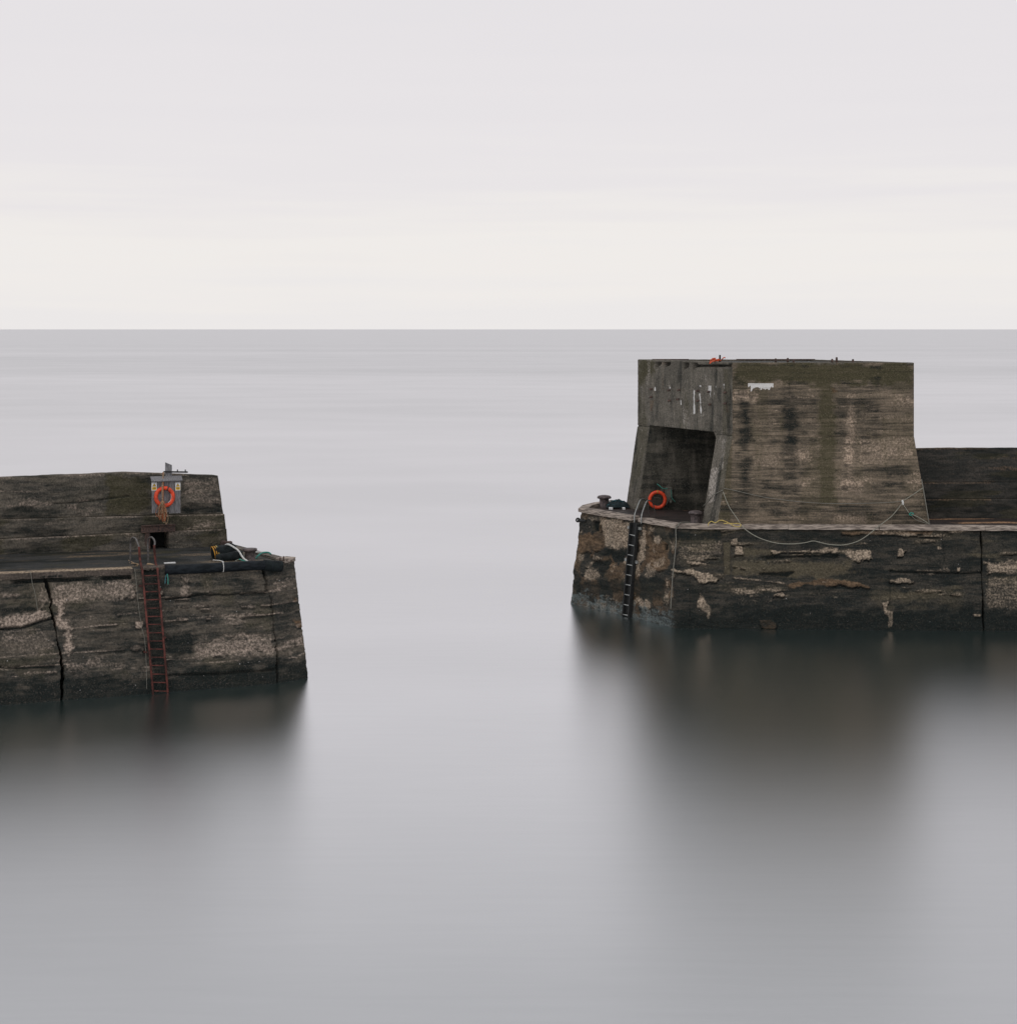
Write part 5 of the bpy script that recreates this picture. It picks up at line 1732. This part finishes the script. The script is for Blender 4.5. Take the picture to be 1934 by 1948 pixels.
knotL = tside(1367.5, 927, .06)
rope('tower_line', [knotL, tside(1400, 933.5), tside(1450, 945), tside(1500, 952), tside(1550, 956.5), tside(1600, 957.8), tside(1650, 957), tside(1690, 955.5), tside(1715.5, 953.5)], 0.014, 'grey_rope',
     'long thin line sagging across the tower front', sub=5)
rope('tower_line', [tside(1715.5, 953.5), tside(1735, 941), tside(1756, 927, .1)], 0.016, 'pale_rope', 'pale line rising from the knot to the tower corner', sub=3)
WY = lambda px: 66.75
rope('slack_line', [tside(1369, 934, .08), tside(1385, 962, .12), tside(1400, 985, .25), at(1411, 1001, 67.35), at(1424, 1012, 67.1), at(1440, 1021.5, 67.0), at(1460, 1029, 67.0), at(1480, 1033.5, 67.0), at(1505, 1034.8, 67.0),
                    at(1530, 1032.5, 67.0), at(1546.5, 1029, 67.0), at(1560, 1032, 67.0), at(1580, 1036, 67.0), at(1605, 1036.5, 67.0), at(1630, 1030, 67.0), at(1650, 1018, 67.05), at(1672, 1000, 67.2), tside(1695, 980, .15), tside(1715.5, 956, .06)], 0.017, 'pale_rope',
     'slack pale line looping down over the timber kerb below the tower', sub=4)
rope('short_line', [tside(1366, 930, .08), at(1356, 942, 68.6), at(1346, 954, 69.0), at(1337, 963, 69.3)], 0.016, 'grey_rope', 'short grey line running from the tower corner into the shelter', sub=3)
kn = thing('rope_knot', tside(1715.5, 956), 'white knot where three lines meet on the tower front', 'rope')
from_bm('knot', tube(bmesh.new(), [tside(1715, 951, .07), tside(1715.8, 955, .09), tside(1716.5, 960, .07)], lambda t: .045 - .02 * abs(t - .5), 8, 4), 'white_rope', kn, smooth=True)
rope('pale_line', [tside(1716.5, 959), tside(1722, 967), tside(1728, 976, .07)], 0.016, 'pale_rope', 'short pale line from the white knot down to the green knot', sub=3)
gk = tside(1732, 977.5, .08)
o = from_bm('green_knot', tube(bmesh.new(), [gk + Vector((.07 * math.cos(a) + .02 * math.sin(3 * a), -.02 * math.sin(2 * a), .05 * math.sin(a))) for a in (2 * math.pi * k / 12 for k in range(12))], .024, 7, 3, True), 'green_rope', None, tuple(gk), True)
tag(o, 'small green rope knot low on the tower front at right', 'rope')
rope('green_tail', [gk, tside(1748, 985, .1), tside(1767, 996.5, .2)], 0.019, 'pale_rope', 'upper pale tail running from the green knot to the kerb', sub=4)
rope('green_tail', [gk - UP * .05, tside(1740, 988, .1), tside(1754, 993, .15), tside(1767, 997, .2)], 0.013, 'grey_rope', 'lower grey tail running from the green knot to the kerb', sub=4)
rope('corner_line', [tside(1755.5, 911, .04), tside(1757.5, 915, .06), tside(1757, 926, .08), tside(1759.5, 934, .08), tside(1762, 951, .08), tside(1765, 972, .08), tside(1769, 996, .1)], 0.022, 'grey_rope',
     'knotted grey line hanging down the right corner of the tower', sub=4)
for px, py in ((1755.8, 912.5), (1757.3, 923), (1759.4, 933), (1765.6, 972)):
    pass
# rope over the kerb and down the quay face
hw = lambda px, py, o_: hwall(px, py, o_)[0]
rope('kerb_rope', [at(1312, 994, 68.3), at(1300, 993.5, 68.2), at(1293, 994.8, 67.9), at(1290, 999, 67.55), hw(1289, 1006, .16), hw(1288.5, 1030, .12), hw(1286.5, 1060, .12), hw(1284, 1090, .12), hw(1281.5, 1130, .12), hw(1280, 1158, .12)], 0.020, 'grey_rope',
     'grey rope hanging over the kerb corner down the right quay', sub=5)
ky = lambda px, py: at(px, py, 67.5)
rope('yellow_rope', [ky(1347, 1000), ky(1347.5, 995.5), ky(1352, 991.8), ky(1356, 993), ky(1361, 994.5), ky(1367, 990.5), ky(1374, 990), ky(1383, 993.5), at(1392, 998.5, 67.4), at(1399, 1001.8, 67.3), at(1406, 1002, 67.3), at(1409, 999, 67.35), at(1406, 996.5, 67.45), ky(1398, 996), ky(1386, 995.8), ky(1376, 996)], 0.018, 'yellow_rope',
     'yellow rope looped loosely on the timber kerb near the tower corner', sub=5)

# net heap behind the head bollard, on two white battens
nb = on_level(1174, 966, DZ)
net = bmesh.new()
rn2 = random.Random(9)
g = 16
vv = []
for j in range(g + 1):
    row = []
    for i in range(g + 1):
        x, y = (i / g - .5) * 2, (j / g - .5) * 2
        r2 = min(1.0, x * x * .9 + y * y)
        hgt = 0.30 * max(0, 1 - r2) ** .6 * (0.75 + 0.5 * vnoise(np.array(i * .45), np.array(j * .45), 12)) * (1.0 if x > -.2 else .75)
        row.append(net.verts.new(nb + Vector((x * .52, y * .45, float(hgt) + .06))))
    vv.append(row)
for j in range(g):
    for i in range(g):
        net.faces.new((vv[j][i], vv[j][i + 1], vv[j + 1][i + 1], vv[j + 1][i]))
heap = thing('net_heap', nb, 'low heap of dark blue green fishing net behind the pier head bollard', 'fishing net')
from_bm('mesh_pile', net, 'net', heap)
bm = bmesh.new()
for k in range(26):
    a = rn2.uniform(0, 6.28); r_ = rn2.uniform(.05, .45)
    c = nb + Vector((r_ * math.cos(a), r_ * .8 * math.sin(a), .10 + .22 * max(0, 1 - (r_ / .5) ** 2)))
    tube(bm, [c, c + Vector((rn2.uniform(-.12, .12), rn2.uniform(-.1, .1), rn2.uniform(.0, .06))), c + Vector((rn2.uniform(-.2, .2), rn2.uniform(-.1, .1), rn2.uniform(-.06, .03)))], .014, 5, 4)
from_bm('loose_strand', bm, 'teal_rope', heap, smooth=True)
for px, w, lab in ((1161.5, .085, 'small white block on the deck beside the head bollard'), (1186, .06, 'small white block on the deck at the foot of the tower')):
    q = on_level(px, 969.5, DZ)
    o = from_bm('white_block', obox(bmesh.new(), q + UP * .05, (w, .12, .045), None, .008), 'white_paint', None, tuple(q))
    tag(o, lab, 'block', 'white blocks on the deck')

# mooring ring with iron strap at the nose of the pier head
(q0, n0_) = hwall(1103, 989.5, .05)
mr = thing('mooring_ring', q0, 'black iron mooring ring and strap on the right pier head edge', 'mooring ring')
q1, _ = hwall(1116, 991, .07)
bm = tube(bmesh.new(), [q0 - (q1 - q0) * .1, q1], .05, 8, 1)
from_bm('strap', bm, 'black_steel', mr, smooth=True)
cR = at(1099, 989.3, q0.y)
from_bm('ring', ring(bmesh.new(), cR, (0.2, -1, 0), .075, .035), 'black_steel', mr, smooth=True)

# orange netting caught on the tower top
on_ = at(1363, 685, 69.6)
on_.z = TZ + .02
tuft = thing('orange_netting', on_, 'scrap of orange netting snagged on the tower roof edge', 'netting')
bm = bmesh.new()
for k in range(16):
    a = on_ + Vector((rn2.uniform(-.25, .22), rn2.uniform(-.1, .1), rn2.uniform(.0, .10)))
    tube(bm, [a, a + Vector((rn2.uniform(-.12, .12), -.02, rn2.uniform(.0, .10))), a + Vector((rn2.uniform(-.18, .18), -.03, rn2.uniform(-.05, .06)))], .022, 5, 3)
tube(bm, [on_ + Vector((-.1, -.1, .05)), on_ + Vector((-.25, -.5, .02)), on_ + Vector((-.38, -.7, -.06))], .025, 6, 4)
from_bm('strand', bm, 'orange_net', tuft, smooth=True)
bm = obox(bmesh.new(), on_ + Vector((.13, 0, .12)), (.035, .035, .16), None, .01)
from_bm('spike', bm, 'black_steel', tuft)
